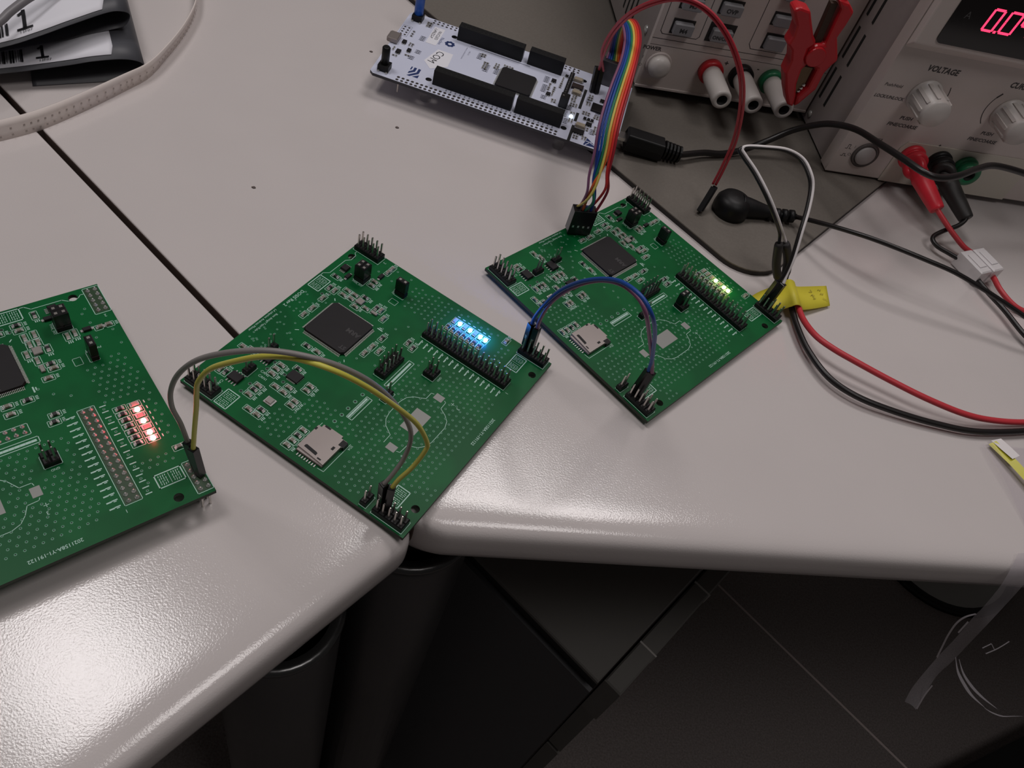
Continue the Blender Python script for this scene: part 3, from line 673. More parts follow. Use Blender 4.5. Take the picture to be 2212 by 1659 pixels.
PA = {
'grey':[(-89.9,127.1,26),(-90.8,126.4,36),(-91.2,124.2,47),(-89.6,122.6,58),(-85.3,121.1,70),(-78.1,119.2,82),(-69.0,118.3,91),(-59.6,119.2,96),(-50.8,121.0,97),(-42.6,124.8,93),(-35.4,130.9,83),(-29.9,138.2,68),(-25.5,144.0,52),(-23.9,145.5,42),(-24.6,144.5,32),(-26.6,141.7,25),(-28.4,140.0,19)],
'yellow':[(-87.1,125.4,26),(-85.6,125.2,37),(-84.0,125.2,50),(-83.0,124.7,58),(-81.2,123.4,66),(-76.3,122.2,76),(-67.8,120.4,86),(-60.2,120.4,92),(-52.0,120.9,95),(-42.8,122.2,94),(-35.3,126.8,86),(-28.6,132.9,74),(-22.3,139.5,60),(-18.4,142.7,48),(-18.3,142.6,43),(-20.8,141.1,34),(-23.9,140.3,26),(-25.5,139.8,20)],
'blue':[(-0.7,232.3,18.5),(-0.5,230.1,27),(1.1,226.2,38),(4.5,222.4,51),(9.8,218.6,62),(16.6,215.5,70),(23.0,210.5,76),(29.9,204.9,78),(35.4,202.7,74),(39.6,206.5,64),(43.3,213.2,50),(46.6,220.1,36),(49.6,230.1,21)],
'purple':[(2.2,231.0,18.5),(1.7,229.0,27),(2.6,226.0,38),(5.4,223.2,49),(10.2,219.5,60),(16.6,216.7,68),(23.2,211.5,74),(29.9,207.9,74),(34.3,206.1,70),(39.0,210.8,58),(43.3,215.7,46),(47.3,221.7,34),(50.8,229.7,21)],
'red':[(-14.2,416.0,31),(-14.1,402.9,48),(-12.1,390.3,66),(-6.4,373.9,85),(2.5,364.1,98),(12.2,358.4,105),(24.1,357.9,104),(36.9,358.1,96),(48.4,361.1,82),(55.8,364.9,66),(61.1,371.4,46),(62.5,373.2,30),(62.6,373.7,17)],
'ribL':[(-0.2,314.2,40),(-1.3,318.2,47),(-3.2,323.7,55),(-4.2,332.9,61),(-4.5,346.4,65),(-4.3,362.9,68),(-5.7,380.3,68),(-8.5,396.0,66),(-11.3,407.3,63),(-13.0,416.6,57),(-13.5,430.8,44),(-12.9,442.9,30)],
'ribR':[(8.8,319.7,40),(7.9,324.0,47),(6.4,330.0,55),(5.4,339.4,61),(4.7,352.8,65),(3.7,368.7,68),(2.3,386.3,68),(-0.2,402.3,66),(-3.9,415.2,63),(-6.5,424.8,57),(-6.6,436.0,44),(-4.8,443.4,30)],
'usb':[(41.9,408.1,9),(56.0,414.4,7),(66.6,421.6,6),(78.7,431.0,8),(89.3,437.8,14),(99.0,441.8,22),(108.6,441.2,30),(116.2,437.5,36),(126.2,428.7,42),(135.3,411.4,48),(145.0,397.6,52),(154.2,388.0,54),(162.7,388.3,54),(173.0,396.2,54),(185.9,413.2,52),(199.1,427.3,50),(219.7,438.6,46),(236.5,445.1,42)],
'pred':[(113.6,330.1,5),(116.0,320.0,6),(119.0,308.9,7),(124.5,298.6,9),(132.7,293.0,10),(144.0,289.8,10),(160.2,287.2,9),(178.6,285.1,8),(197.9,286.2,6),(213.4,290.8,4),(231.5,298.4,3),(251.5,309.5,3)],
'pblk':[(112.2,325.2,4),(114.8,315.7,4),(117.6,306.3,4),(123.4,293.3,4),(133.9,280.4,4),(147.3,274.9,4),(165.3,274.6,3.5),(185.7,276.8,3),(206.2,281.3,3),(230.7,292.6,3),(250.6,304.8,3)],
'sl1':[(106.3,329.8,6),(100.6,331.0,14),(96.0,332.3,26)],
'sl2':[(108.1,332.1,7),(105.8,336.2,15),(99.6,335.5,25)],
'white':[(99.6,336.2,25),(95.0,334.7,31),(88.0,331.9,40),(79.9,333.0,48),(71.2,337.1,54),(64.0,339.7,58),(61.0,340.9,60),(63.0,343.0,61),(70.0,345.5,62),(80.9,350.1,62),(89.7,350.9,60),(95.3,346.5,57),(98.4,342.7,53),(100.0,335.3,47),(100.6,326.8,40),(101.8,319.2,31),(101.9,314.6,24),(101.4,311.8,19)],
'snap':[(111.0,385.0,8),(119.0,377.9,14),(131.0,370.5,20),(143.6,365.4,24),(157.3,362.0,26),(171.7,361.0,26),(187.5,360.9,25),(203.7,360.6,22),(221.8,360.0,18),(235.7,358.6,15),(257.0,358.6,10)],
'bred':[(188.7,426.6,16),(195.2,422.0,13),(201.9,418.4,10),(209.6,415.0,7),(216.4,414.9,5)],
'bblk':[(207.7,431.4,14),(204.7,426.9,11),(196.5,420.4,8),(191.9,414.7,6),(194.7,409.9,5),(201.5,407.1,5),(208.4,404.7,5)],
'cblk':[(217.9,393.5,4),(222.9,386.1,4),(230.9,376.0,4),(239.8,361.9,4),(252.3,348.3,4)],
'cred':[(226.5,400.1,5),(229.4,391.2,5),(235.9,384.2,4),(243.5,382.8,3),(259.0,384.0,3)],
}
def on_l(u, v, dz): return place_on(bl_, -.6604, 11.55, u, v, dz)
def on_m(u, v, dz): return place_on(bm_, -.2913, 4.0, u, v, dz)
def on_r(u, v, dz): return place_on(br_, -.5456, 4.0, u, v, dz)
jumper('grey jumper wire arching from the red-lit board to the blue-lit board', PA['grey'], w_gry, h0=(on_l(90.3, 1.6, .4), (-89.9,127.1,26)), h1=(on_m(87.5, 97.8, 2.6), (-28.4,140.0,19)))
jumper('yellow jumper wire arching from the red-lit board to the blue-lit board', PA['yellow'], w_yel, h0=(on_l(93.0, 1.8, .4), (-87.1,125.4,26)), h1=(on_m(90.1, 97.8, 2.6), (-25.5,139.8,20)))
jumper('blue jumper wire arching from the blue-lit board over to the yellow-lit board', PA['blue'], w_blu, h0=(on_m(87.6, 1.5, 2.6), (-0.7,232.3,20)), h1=(on_r(87.4, 97.7, 2.6), (49.6,230.1,22)))
jumper('purple jumper wire running close beside the blue one between two boards', PA['purple'], w_pur, h0=(on_m(90.2, 1.5, 2.6), (1.9,231.2,20)), h1=(on_r(90.0, 97.7, 2.6), (51.2,229.7,22)))

# ================================================================== white development board
NX, NY, NT, NZ = -124.447, 370.501, .0277, 12.04
nb = thing('development_board', 'white development board with black socket rows, lying half on the dark mat', 'circuit board', (NX, NY, 0), NT)
def NP(name, mb, mats, bevel=0, par=None, dz=NZ): return mb.build(name, mats, par or nb, (0, 0, dz if par is None else 0), 0, bevel)
NH = [(29.1, 59.0, 1.7), (29.0, 10.9, 1.7), (104.2, 9.3, 1.7), (106.1, 60.1, 1.5)]
o_ = [(2, 0), (133.3, 0), (133.3, 70), (2, 70), (0, 68), (0, 2)]
slots = [(108.7, 52, 31.6), (108.7, 27.2, 18.7), (108.7, 14.8, -.2)]
pl = slab('board_plate', o_, NH, -1.6, 0, [white_pcb, mat('white_board_edge', (.05, .05, .06), .6)], nb); pl.location.z = NZ*S
mb = MB()
for x, a, b in slots: mb.box(x-.8, b, .01, x+.8, a, .05)
NP('cut_slots', mb, black_gap)
mb = MB()
for k in range(35):
    for v in (3.9, 1.4):
        mb.cyl(14.7+2.54*k, v, .01, .05, .85, 10)
for k in list(range(6))+list(range(31, 35)):
    for v in (68.6, 66.1): mb.cyl(14.7+2.54*k, v, .01, .05, .72, 10)
for k in range(4):
    for u in (2.1, 4.5): mb.cyl(u, 44.5+2.65*k, .01, .05, .65, 10)
o = NP('plated_holes', mb, mat('plated_hole', (.035, .028, .026), .5)); o['kind'] = 'stuff'
def female(u0, v0, nu, nv=2):
    L = nu*2.54; mb = MB().box(u0, v0, 0, u0+L, v0+5.0, 8.5, 0, ch=.2)
    h = NP('socket_strip', mb, blk_m)
    m2 = MB()
    for i in range(nu):
        for j in range(2): m2.box(u0+1.27+i*2.54-.4, v0+1.27+j*2.5-.4, 8.5, u0+1.27+i*2.54+.4, v0+1.27+j*2.5+.4, 8.53)
    o = NP('socket_openings', m2, mat('socket_opening', (.002, .002, .002), .8), par=h)
    return h
female(31.9, 7.6, 17); female(76.9, 7.6, 10); female(31.0, 57.0, 15); female(72.4, 57.0, 8)
T = Matrix.Translation((71.3, 34.9, 0))
mc = put('microcontroller', shared('lqfp', lqfp_mesh), nb, (71.3, 34.9, NZ)); put('chip_leads', shared('lead', None), mc, (0, 0, 0)); 
NP('debugger_chip', MB().box(114.6, 32.8, .1, 122.2, 40.2, 1.4, 0, ch=.3), ic_m)
mb = MB()
for i in range(12): mb.box(97.4+.0, 31.5+2.45*i, 0, 99.9, 31.5+2.45*i+2.3, 2.5, 0, ch=.3); mb.box(98.35, 32.4+2.45*i, 2.5, 98.95, 33.0+2.45*i, 5.5, 1)
NP('pin_header', mb, [blk_m, pin_m])
NP('jumper_cap', MB().box(97.2, 26.3, .3, 102.0, 31.4, 6.5, 0, ch=.3).box(98, 28, 6.45, 99, 29, 6.55, 1), [hous_m, pin_m])
for (u0, v0, nm, capm, hgt, r) in ((2.9, 60.6, 'push_button', blue_cap, 34, 2.6), (3.1, 3.4, 'push_button', blk_m, 13.0, 2.1)):
    b = NP(nm, MB().box(u0, v0, .1, u0+5.9, v0+5.9, 3.5, 0, ch=.15), blk_m)
    T = Matrix.Translation((u0+2.95, v0+2.95, 0))
    NP('button_cap', MB().lathe([(r, 3.5), (r, hgt-.6), (r-.5, hgt)], 20, 0, T), capm, par=b)
    for dx in (.2, 4.6):
        NP('lead', MB().box(u0+dx, v0-1.1, .02, u0+dx+1.1, v0+.1, .7, 0, ch=.1), tin_m, par=b)
us = NP('usb_socket', MB().box(-1.6, 32.2, .1, 4.0, 40.0, 2.9, 0, ch=.4).box(-2.0, 32.8, .5, -1.5, 39.4, 2.6, 0), steel_m)
NP('opening', MB().box(-2.05, 33.6, .9, -1.95, 38.6, 2.2), blk_m, par=us)
for u, v, w_, h_ in ((6.9,36.5,1.1,1.5),(7.1,25.7,1.2,1.7),(11.7,30.0,1.0,1.4),(119.6,45.1,1.6,1.2),(116.2,19,1.6,1.3),(113.2,23.3,.8,.9),(115.3,23.3,.8,.9),(117.3,23.4,.8,.9),(112.2,9.6,3.0,2.0),(96.0,58.0,.9,.7),(90.2,48.8,1.3,1.3),(90.0,34.5,1.2,1.2)):
    mb = MB().box(u-w_, v-h_, .1, u+w_, v+h_, 1.2, 0, ch=.12)
    n = 4 if w_ > 2.5 else 2
    for i in range(n):
        xx = u-w_+(i+.5)*2*w_/n
        mb.box(xx-.3, v-h_-.7, .02, xx+.3, v-h_, .5, 1); mb.box(xx-.3, v+h_, .02, xx+.3, v+h_+.7, .5, 1)
    NP('small_chip', mb, [ic_m, tin_m])
NP('voltage_regulator', MB().box(100.4, 48.4, .1, 107.0, 52.4, 1.7, 0, ch=.2).box(102.2, 46.6, .05, 105.4, 48.4, .9, 1), [mat('regulator_brown', (.035, .02, .018), .45), tin_m])
for u, v in ((102.8, 57.6), (104.3, 44.6), (112.1, 15.1)):
    NP('tantalum_capacitor', MB().box(u-2.4, v-1.5, .05, u+2.4, v+1.5, 1.8, 0, ch=.2).box(u-2.9, v-1.1, .02, u-2.3, v+1.1, 1.0, 1).box(u+2.3, v-1.1, .02, u+2.9, v+1.1, 1.0, 1), [tan_m, tin_m])
# small passives scattered in rows
rnd = random.Random(11)
spots = []
for (cu, cv, nu_, nv_) in ((10.8,36.3,2,2),(6.6,21.4,2,1),(12.3,25.3,2,1),(3.9,27.6,1,2),(8.1,50,1,1),(8.1,47.3,1,1),(8.2,44.9,1,1),(13,62,2,3),(48.7,50.2,2,2),(52,41,2,4),(58,44,2,3),(64,47.5,4,1),(89,42,1,4),(92,39,1,5),(94.6,50,1,6),(94,30,2,2),(104,39,2,4),(105,32.5,3,2),(112.6,45,2,3),(112.5,38.5,2,2),(113,28.6,3,2),(119.5,28,3,2),(122,23,2,2),(115.5,14.5,2,2),(111.5,4.5,2,2),(116,6,2,2),(121.5,16,3,4),(123.5,9,2,4),(106.0,25,2,1),(106.3,17.5,2,2),(122,36,2,3)):
    for i in range(nu_):
        for j in range(nv_): spots.append((cu+(i-(nu_-1)/2)*1.5, cv+(j-(nv_-1)/2)*2.0))
pm = shared('p0603', lambda: MB().box(-.35,-.4,.03,.35,.4,.55,0).box(-.8,-.4,.03,-.35,.4,.55,1).box(.35,-.4,.03,.8,.4,.55,1).mesh('capacitor', [mat('passive_brown', (.10, .085, .07), .5), tin_m]))
for u, v in spots: put('capacitor', pm, nb, (u, v, NZ), rnd.choice((0, math.pi/2)))
# print
mb = MB(); z = .03
for k in range(26): mb.line([(40+1.35*k, 55.6), (40.7+1.35*k, 55.6)], .7, z, 1)
for k in range(24): mb.line([(40+2.54*k, 6.1), (40+2.54*k, 6.9)], .8, z, 1)
for (cu, cv, n_) in ((14.0,44.5,4),(13.5,60,4),(47,46,5),(53,36,6),(59,37,5),(86,46,5),(86.5,36,6),(88,29.5,3),(112,41,4),(103,27.5,3),(103.5,14,4),(119,12,4),(16,31,3),(14.5,23.5,3),(101.8,20,6),(119,31,4)):
    for k in range(n_):
        for q in range(3): mb.line([(cu+q*.9-1, cv+k*1.35), (cu+q*.9-.5, cv+k*1.35)], .8, z, 1)
mb.line([(.9, 42.8), (5.9, 42.8), (5.9, 54.0), (.9, 54.0)], .2, z, 1, True)
mb.text('Nucleo', 2.7, (22.9, 54.3), (0, -1), z, 0); mb.text('www.st.com/stm32nucleo', 1.25, (38.2, 53), (0, -1), z, 1); mb.text('MB1312', 1.3, (40.4, 50), (0, -1), z, 1)
for k in range(8):
    a = k*math.pi/4; cx, cy = 28.9+2.0*math.cos(a), 50.4+2.0*math.sin(a)
    mb.cyl(cx, cy, .02, .04, .95, 10, 0)
mb.line([(28.9+1.5*math.cos(k*math.pi/4), 50.4+1.5*math.sin(k*math.pi/4)) for k in range(8)], .7, .03, 0, True)
# blue chip-maker emblem: slanted block letters with a stripe
mb.add([(17.6,8.2,z),(19.2,8.0,z),(22.9,12.4,z),(22.9,17.0,z),(21.5,17.2,z),(21.5,13.2,z),(20.4,11.8,z)], [(0,1,2,3,4,5,6)], 0)
mb.add([(20.5,8.4,z),(23.6,8.4,z),(23.6,11.6,z)], [(0,1,2)], 0)
mb.add([(17.6,10.0,z),(20.6,13.4,z),(20.6,17.2,z),(19.2,17.2,z),(19.2,14.2,z),(17.6,12.2,z)], [(0,1,2,3,4,5)], 0)
mb.add([(17.6,13.8,z),(18.3,14.6,z),(18.3,17.2,z),(17.6,17.2,z)], [(0,1,2,3)], 0)
# dark triangle emblem near the right end
mb.add([(116.6,.8,z),(124.6,1.4,z),(117.8,7.6,z)], [(0,1,2)], 0)
NP('printed_markings', mb, [ink_m, ink_grey])
NP('emblem_strokes', MB().line([(117.8,1.4),(119.6,4.4),(123,2.6)], .5, .045).line([(117.6,4.6),(120.4,4.8)], .5, .045), white_pcb)
lb = NP('name_label', MB().prism([(16.6,62.6),(22.6,62.6),(22.6,44.0),(16.6,44.0)], .02, .12), paper_m)
NP('label_text', MB().text('NUCLEO', 2.5, (19.9, 59.5), (0, -1), .13, 0, False).text('-L496ZG-P', 2.5, (17.1, 61.2), (0, -1), .13, 0, False), blackink, par=lb)
cmm = NP('com_label', MB().prism([(24.9,41.2),(33.6,41.2),(34.4,27.8),(26.5,20.8),(21.4,26.6)], .02, .12), paper_m)
NP('label_text', MB().text('COM', 6.1, (25.7, 40.2), (-.22, -1), .13, sx=.95), blackink, par=cmm)
gl = NP('status_led', MB().lathe([(.9, .05), (.9, .8), (.5, 1.05), (.001, 1.1)], 14, 0, Matrix.Translation((105.9, 21.5, 0))), mat('led_lit_white', (.9, 1, .95), .4, emit=(.85, 1.0, .95), estr=4))
for u, v, zb in ((29.1, 59, 0), (29, 10.9, 0), (104.2, 9.3, 0), (106.1, 60.1, 3.25)):
    T = Matrix.Translation((u, v, 0)); NP('spacer', MB().lathe([(3.0, zb), (3.0, NZ-1.65)], 16, 0, T), clear_pl, dz=0)
for u in (15.0, 16.3): 
    if u < 16: NP('test_pin', MB().box(u-.3, 3.6, 3.5, u+.3, 4.2, NZ-1.6), pin_m, dz=0)
def nw(u, v, z): c, s = math.cos(NT), math.sin(NT); return (NX+u*c-v*s, NY+u*s+v*c, NZ+z)

# ================================================================== rainbow ribbon
rb = thing('ribbon_cable', 'rainbow ribbon cable looping from the white board down to the yellow-lit board', 'cable', nw(118.6, 65, .2))
h = MB().box(-6, -2.6, 0, 6, 2.6, 14.2, 0, ch=.25)
o = h.build('connector_housing', [mat('housing_glossy_grey', (.045, .042, .05), .25, spec=.8)], rb, (0, 0, 0), NT)
ca = Vector((-.0, 0))
cA = Vector(on_r(4.1, 52.6, 0)); cB = Vector(on_r(10.9, 43.1, 0)); dC = (cB-cA).normalized(); nC = Vector((-dC.y, dC.x, 0))
ang = math.atan2(dC.y, dC.x)
o = MB().box(-.4, 0, 0, 10.8, 5.2, 14, 0, ch=.2).box(-.41, .3, .5, -.4, 4.9, 13.4, 1).build('connector_housing', [hous_m, mat('housing_painted_sheen', (.12, .13, .135), .22)], rb, tuple(rel(rb, [cA+Vector((0, 0, 1.0))])[0]), ang)  # one side face coloured paler to paint the reflection on black plastic
for k in range(4): MB().box(.8+k*2.54, -.06, 4.2, 1.7+k*2.54, .02, 5.4).build('contact_window', tin_m, o, (0, 0, 0))
cols = [w_pur, w_ind, w_blu, w_grn, w_yl2, w_org, w_rbr, w_brn]
names = ['purple_wire', 'indigo_wire', 'blue_wire', 'green_wire', 'yellow_wire', 'orange_wire', 'red_wire', 'dark_red_wire']
RL = [Vector(p) for p in PA['ribL']]; RR = [Vector(p) for p in PA['ribR']]
cT = cA+Vector((0, 0, 14.6))
ends = {0: 2, 1: 7, 2: 5.5, 3: 4, 4: .8, 5: 3, 6: 7.5, 7: 9.5}
tail = {0: [(0.5,314.5,38),(2.3,312.7,30)], 1: [(3.2,316.5,37),(6.5,314.8,27)], 2: [(2.9,315.5,36),(6.7,313.5,26)], 3: [(4.1,314.2,34),(6.4,311.5,27)], 4: [(5.0,314.1,36),(3.7,311.1,28)], 5: [(5.1,319.0,41),(3.7,313.9,34)], 6: [(7.6,319.6,39),(9.6,317.9,31)], 7: [(8.6,319.8,38),(11.0,318.6,30)]}
for k in range(8):
    t = (k+.5)/8
    line_ = [RL[i].lerp(RR[i], t) for i in range(len(RL))]
    base_end = Vector(nw(118.6-4.6+k*1.31, 65, 14.2))
    e = cT+dC*(.6+1.27*k if k not in ends else ends[k]+.6)+nC*(1.3 if k % 2 else 3.8)
    pts = [e]+[Vector(p) for p in tail[k]][::-1]+line_[1:]+[base_end]
    if k == 7: pts = pts
    MB().tube(rel(rb, pts), .62, 8).build(names[k], cols[k], rb, (0, 0, 0))

# red twin loop wire hanging from the development board
rl = thing('loop_wire', 'red twin jumper wire looping high from the white board to a loose black end', 'wire', nw(112.9, 51.6, .2))
R_ = [Vector(p) for p in PA['red']]
for k, off in ((0, -.75), (1, .75)):
    b = Vector(nw(111.9+2.5*k, 51.6, .3)); tilt_housing(rl, b, b+Vector((-.1, .2, 1)))
    pts = []
    for i, p in enumerate(R_):
        d = (R_[min(i+1, len(R_)-1)]-R_[max(i-1, 0)]); s_ = d.cross(Vector((0, 1, .3))).normalized()
        pts.append(p+s_*off)
    pts[0] = b+Vector((0, .3, 13.8)); pts[1] = pts[1]
    MB().tube(rel(rl, pts), .7, 8).build('red_wire', mat('wire_pink_red', (.50, .03, .05), .4), rl, (0, 0, 0))
    e = Vector((62.9+k*2.0, 373.3, 15.5)); f = Vector((60.3+k*2.0, 364.2, 5.0))
    tilt_housing(rl, f+(k*Vector((-.9, 1.4, 0))), e+(k*Vector((-.9, 1.4, 0))))

# ================================================================== usb cable with moulded plug
uc = thing('usb_cable', 'black cable with square moulded plug at the white board, draped across both supplies', 'cable', (10, 395.8, 6))
p0_ = Vector((12.1,396.3,10.8)); p1_ = Vector((33.0,400.6,9.0)); dd = (p1_-p0_).normalized()
T = Matrix.Translation(rel(uc, [p0_])[0]) @ dd.to_track_quat('X', 'Z').to_matrix().to_4x4()
L_ = (p1_-p0_).length
MB().add([(0,-5.6,-4.6),(0,5.6,-4.6),(0,6.2,.2),(0,4.4,4.6),(0,-4.4,4.6),(0,-6.2,.2),(L_,-5.6,-4.6),(L_,5.6,-4.6),(L_,6.2,.2),(L_,4.4,4.6),(L_,-4.4,4.6),(L_,-6.2,.2)],
   [(0,1,2,3,4,5)[::-1],(6,7,8,9,10,11)]+[(i,(i+1)%6,6+(i+1)%6,6+i) for i in range(6)], 0, False, T).build('plug_body', blk_m, uc, (0, 0, 0), bevel=.6)
MB().box(-5.5,-3.0,-.9,0,3.0,.9,0,T).build('plug_shell', mat('plug_shell_steel', (.7, .68, .66), .25, metal=1), uc, (0, 0, 0))
RX = T @ Matrix.Translation((L_, 0, 0)) @ Matrix.Rotation(math.pi/2, 4, 'Y')
mb = MB(); mb.lathe([(2.5, 0), (2.2, 11)], 16, 0, RX)
for k in range(5): mb.lathe([(2.4, .8+k*2.1), (5.0-.12*k, .8+k*2.1), (5.0-.12*k, 1.9+k*2.1), (2.4, 1.9+k*2.1)], 16, 0, RX, smooth=False)
mb.build('strain_relief', blk_m, uc, (0, 0, 0))
tail_ = p1_+dd*10.5
MB().tube(rel(uc, [tail_-dd*3, tail_]+[Vector(p) for p in PA['usb'][1:]]), 1.75, 12).build('cord', w_blk, uc, (0, 0, 0))

# ================================================================== grounding snap cord
sn = thing('grounding_cord', 'black grounding cord with a round snap head on the dark mat', 'cord', (76.5, 376, 3.2))
mb = MB().lathe([(9.6, 0), (9.8, 2.5), (9.4, 6.5), (7.6, 9.2), (4, 10.2), (.001, 10.4)], 32)
mb.tube([(4, 1.2, 4.6), (10, 2.6, 4.6), (16, 4.2, 4.4), (22, 5.6, 4.4)], lambda t: 6.2-3.0*min(1, t*1.15), 16)
mb.build('snap_head', blk_m, sn, (0, 0, 0))
b0 = Vector((98.0, 381.5, 6.8)); b1 = Vector((111.0, 385.0, 8)); dd = (b1-b0).normalized()
T = Matrix.Translation(rel(sn, [b0])[0]) @ dd.to_track_quat('Z', 'Y').to_matrix().to_4x4()
mb = MB().lathe([(1.6, -2), (1.6, 14)], 14, 0, T)
for k in range(4): mb.lathe([(1.5, k*3.9-2), (3.4, k*3.9-1.7), (3.4, k*3.9+.6), (1.5, k*3.9+.9)], 14, 0, T)
mb.build('strain_relief', blk_m, sn, (0, 0, 0))
MB().tube(rel(sn, PA['snap']), 1.25, 10).build('cord', w_blk, sn, (0, 0, 0))

# ================================================================== power lead with yellow tag
pw = thing('power_lead', 'red and black power lead with yellow tag, feeding the yellow-lit board', 'cable', (114, 322, 0))
MB().tube(rel(pw, [(108.5,332.0,6)]+PA['pred']), 1.45, 12).build('red_wire', w_red, pw, (0, 0, 0))
MB().tube(rel(pw, [(106.5,330.0,5)]+PA['pblk']), 1.5, 12).build('black_wire', w_blk, pw, (0, 0, 0))
for k in ('sl1', 'sl2'): MB().tube(rel(pw, PA[k]), lambda t: 2.15 if .2 < t < .93 else 1.8, 12).build('heat_shrink_sleeve', mat('heat_shrink', (.022, .020, .020), .55), pw, (0, 0, 0))
WL = [Vector(p) for p in PA['white']]
hb = on_r(88.0, 1.4, 2.6); hb2 = on_r(90.6, 1.4, 2.6)
ht = Vector(hb)+(Vector((99.6, 312.0, 19))-Vector(hb)).normalized()*13.8; ht2 = Vector(hb2)+(Vector((102.0, 311.6, 19))-Vector(hb2)).normalized()*13.8
tilt_housing(pw, hb, ht); tilt_housing(pw, hb2, ht2)
MB().tube(rel(pw, WL[:-1]+[ht2]), .78, 10).build('white_wire', w_wht, pw, (0, 0, 0))
BL = [p+Vector((-1.1, -.9, -.5)) for p in WL]; BL[0] = Vector((96.0,332.3,26))
MB().tube(rel(pw, BL[:-1]+[ht]), .78, 10).build('black_jumper_wire', w_blk, pw, (0, 0, 0))
a_ = [Vector(p) for p in [(95.1,319.3,1.2),(98.6,323.9,1.6),(104.0,328.6,3.2),(107.6,330.6,6.5),(109.6,330.9,9.0),(112.4,331.6,8.2),(115.2,333.6,4.4),(121.5,338.6,2.6),(132.7,346.5,1.2)]]
b_ = [Vector(p) for p in [(98.8,313.5,1.2),(103.2,314.2,1.6),(108.4,313.9,3.2),(112.2,314.4,6.8),(114.2,314.6,9.0),(116.6,315.9,8.2),(119.0,318.4,4.4),(125.0,323.6,2.8),(134.9,332.6,1.2)]]
a_ = catmull(a_, 4); b_ = catmull(b_, 4)
tg = MB().grid(rel(pw, a_) and [rel(pw, a_), [p.lerp(q, .5) for p, q in zip(rel(pw, a_), rel(pw, b_))], rel(pw, b_)]).build('yellow_tag', tag_m, pw, (0, 0, 0))
sd_ = tg.modifiers.new('thick', 'SOLIDIFY'); sd_.thickness = .0005
mk = MB(); rnd = random.Random(2)
o1 = rel(pw, [(121.5, 338.6, 3.0)])[0]; e1_ = Vector((.79, .57, -.10)); e2_ = Vector((.50, -.86, .01)).normalized()
def pen(pts):
    for i in range(len(pts)-1):
        A_ = o1+e1_*pts[i][0]+e2_*pts[i][1]; B_ = o1+e1_*pts[i+1][0]+e2_*pts[i+1][1]; dn = (B_-A_).cross(Vector((0, 0, 1))).normalized()*.14; up_ = Vector((0, 0, .32))
        mk.add([A_-dn+up_, B_-dn+up_, B_+dn+up_, A_+dn+up_], [(0, 1, 2, 3)])
pen([(-1, 4.0), (1.2, 4.2), (1.0, 2.5)]); pen([(-1.0, 6.4), (.4, 5.8), (1.4, 6.8)]); pen([(.2, 5.8), (.3, 8.8)]); pen([(-.6, 8.6), (1.3, 8.4)])
pen([(5.8, 3.2), (6.6, 2.6), (7.2, 3.6), (8.0, 2.8)]); pen([(6.0, 6.0), (6.8, 5.2), (7.3, 6.3), (8.2, 5.4)]); pen([(6.2, 8.4), (6.6, 9.2), (7.6, 9.4), (8.6, 10.2)])
mk.build('pencil_writing', tagink, tg, (0, 0, 0))

# ================================================================== power supply, left (narrow)
A1 = math.atan2(.35, .936)
s1 = thing('power_supply', 'narrow beige bench power supply with grey memory buttons and three binding posts', 'power supply', (8, 453, 3.25), A1)
def fr(mb, u0, v0, u1, v1, d, m=0, ch=.0): return mb.box(u0, -d, v0, u1, 0, v1, m, ch=ch)
MB().box(0, 2, 6, 110, 255, 156, 0, ch=.8).build('case', side_m, s1, (0, 0, 0))
fp = MB().box(-.6, 0, 5.6, 110.6, 3.5, 157, 0, ch=1.2).build('front_panel', beige2_m, s1, (0, 0, 0))
MB().box(-.6, -.6, 5.8, 110.6, .4, 7.4, 0, ch=.25).build('lower_lip', beige_m, s1, (0, 0, 0))
for x, y in ((10, 12), (100, 12), (10, 240), (100, 240)):
    MB().cyl(x, y, 0, 6.1, 6, 16).build('foot', blk_m, s1, (0, 0, 0))
class PM:                                   # printing lies in the local xz plane at the panel face; every word is a part
    def __init__(s, parent, y=-.05): s.p = parent; s.T = Matrix(((1,0,0,0),(0,0,-1,y),(0,1,0,0),(0,0,0,1)))
    def line(s, pts, w, z, T=None, name='printed_line'): MB().line(pts, w, 0, T=s.T).build(name, print_m, s.p, (0, 0, 0))
    def text(s, st, size, at, d, z, mi=0, center=False, T=None, sx=1.0):
        MB().text(st, size, at, d, 0, 0, center, s.T, sx).build('printed_word', print_m, s.p, (0, 0, 0))
def front_print(fn, name, parent): fn(PM(parent), None)
def pr1(m, Tm):
    m.line([(-.4, 36.4), (110, 36.4)], .35, 0, T=Tm); m.line([(-.4, 32.6), (110, 32.6)], .25, 0, T=Tm)
    m.line([(2.0, 150), (2.6, 41), (4.0, 39.4), (24.2, 39.4), (25.6, 41), (24.8, 150)], .4, 0, T=Tm)
    m.line([(54.4, 150), (55.7, 42), (57.6, 39.4), (106, 39.4)], .4, 0, T=Tm)
    m.text('POWER', 3.1, (-8.4+4.6, 29.2), (1, 0), 0, T=Tm); m.text('I', 2.5, (-2.2, 23.6), (1, 0), 0, T=Tm); m.text('O', 2.5, (-2.9, 18.6), (1, 0), 0, T=Tm)
    m.text('+', 4.5, (46.6, 27.0), (1, 0), 0, T=Tm); m.text('-', 4.5, (67.5, 27), (1, 0), 0, T=Tm)
front_print(pr1, 'panel_printing', s1)
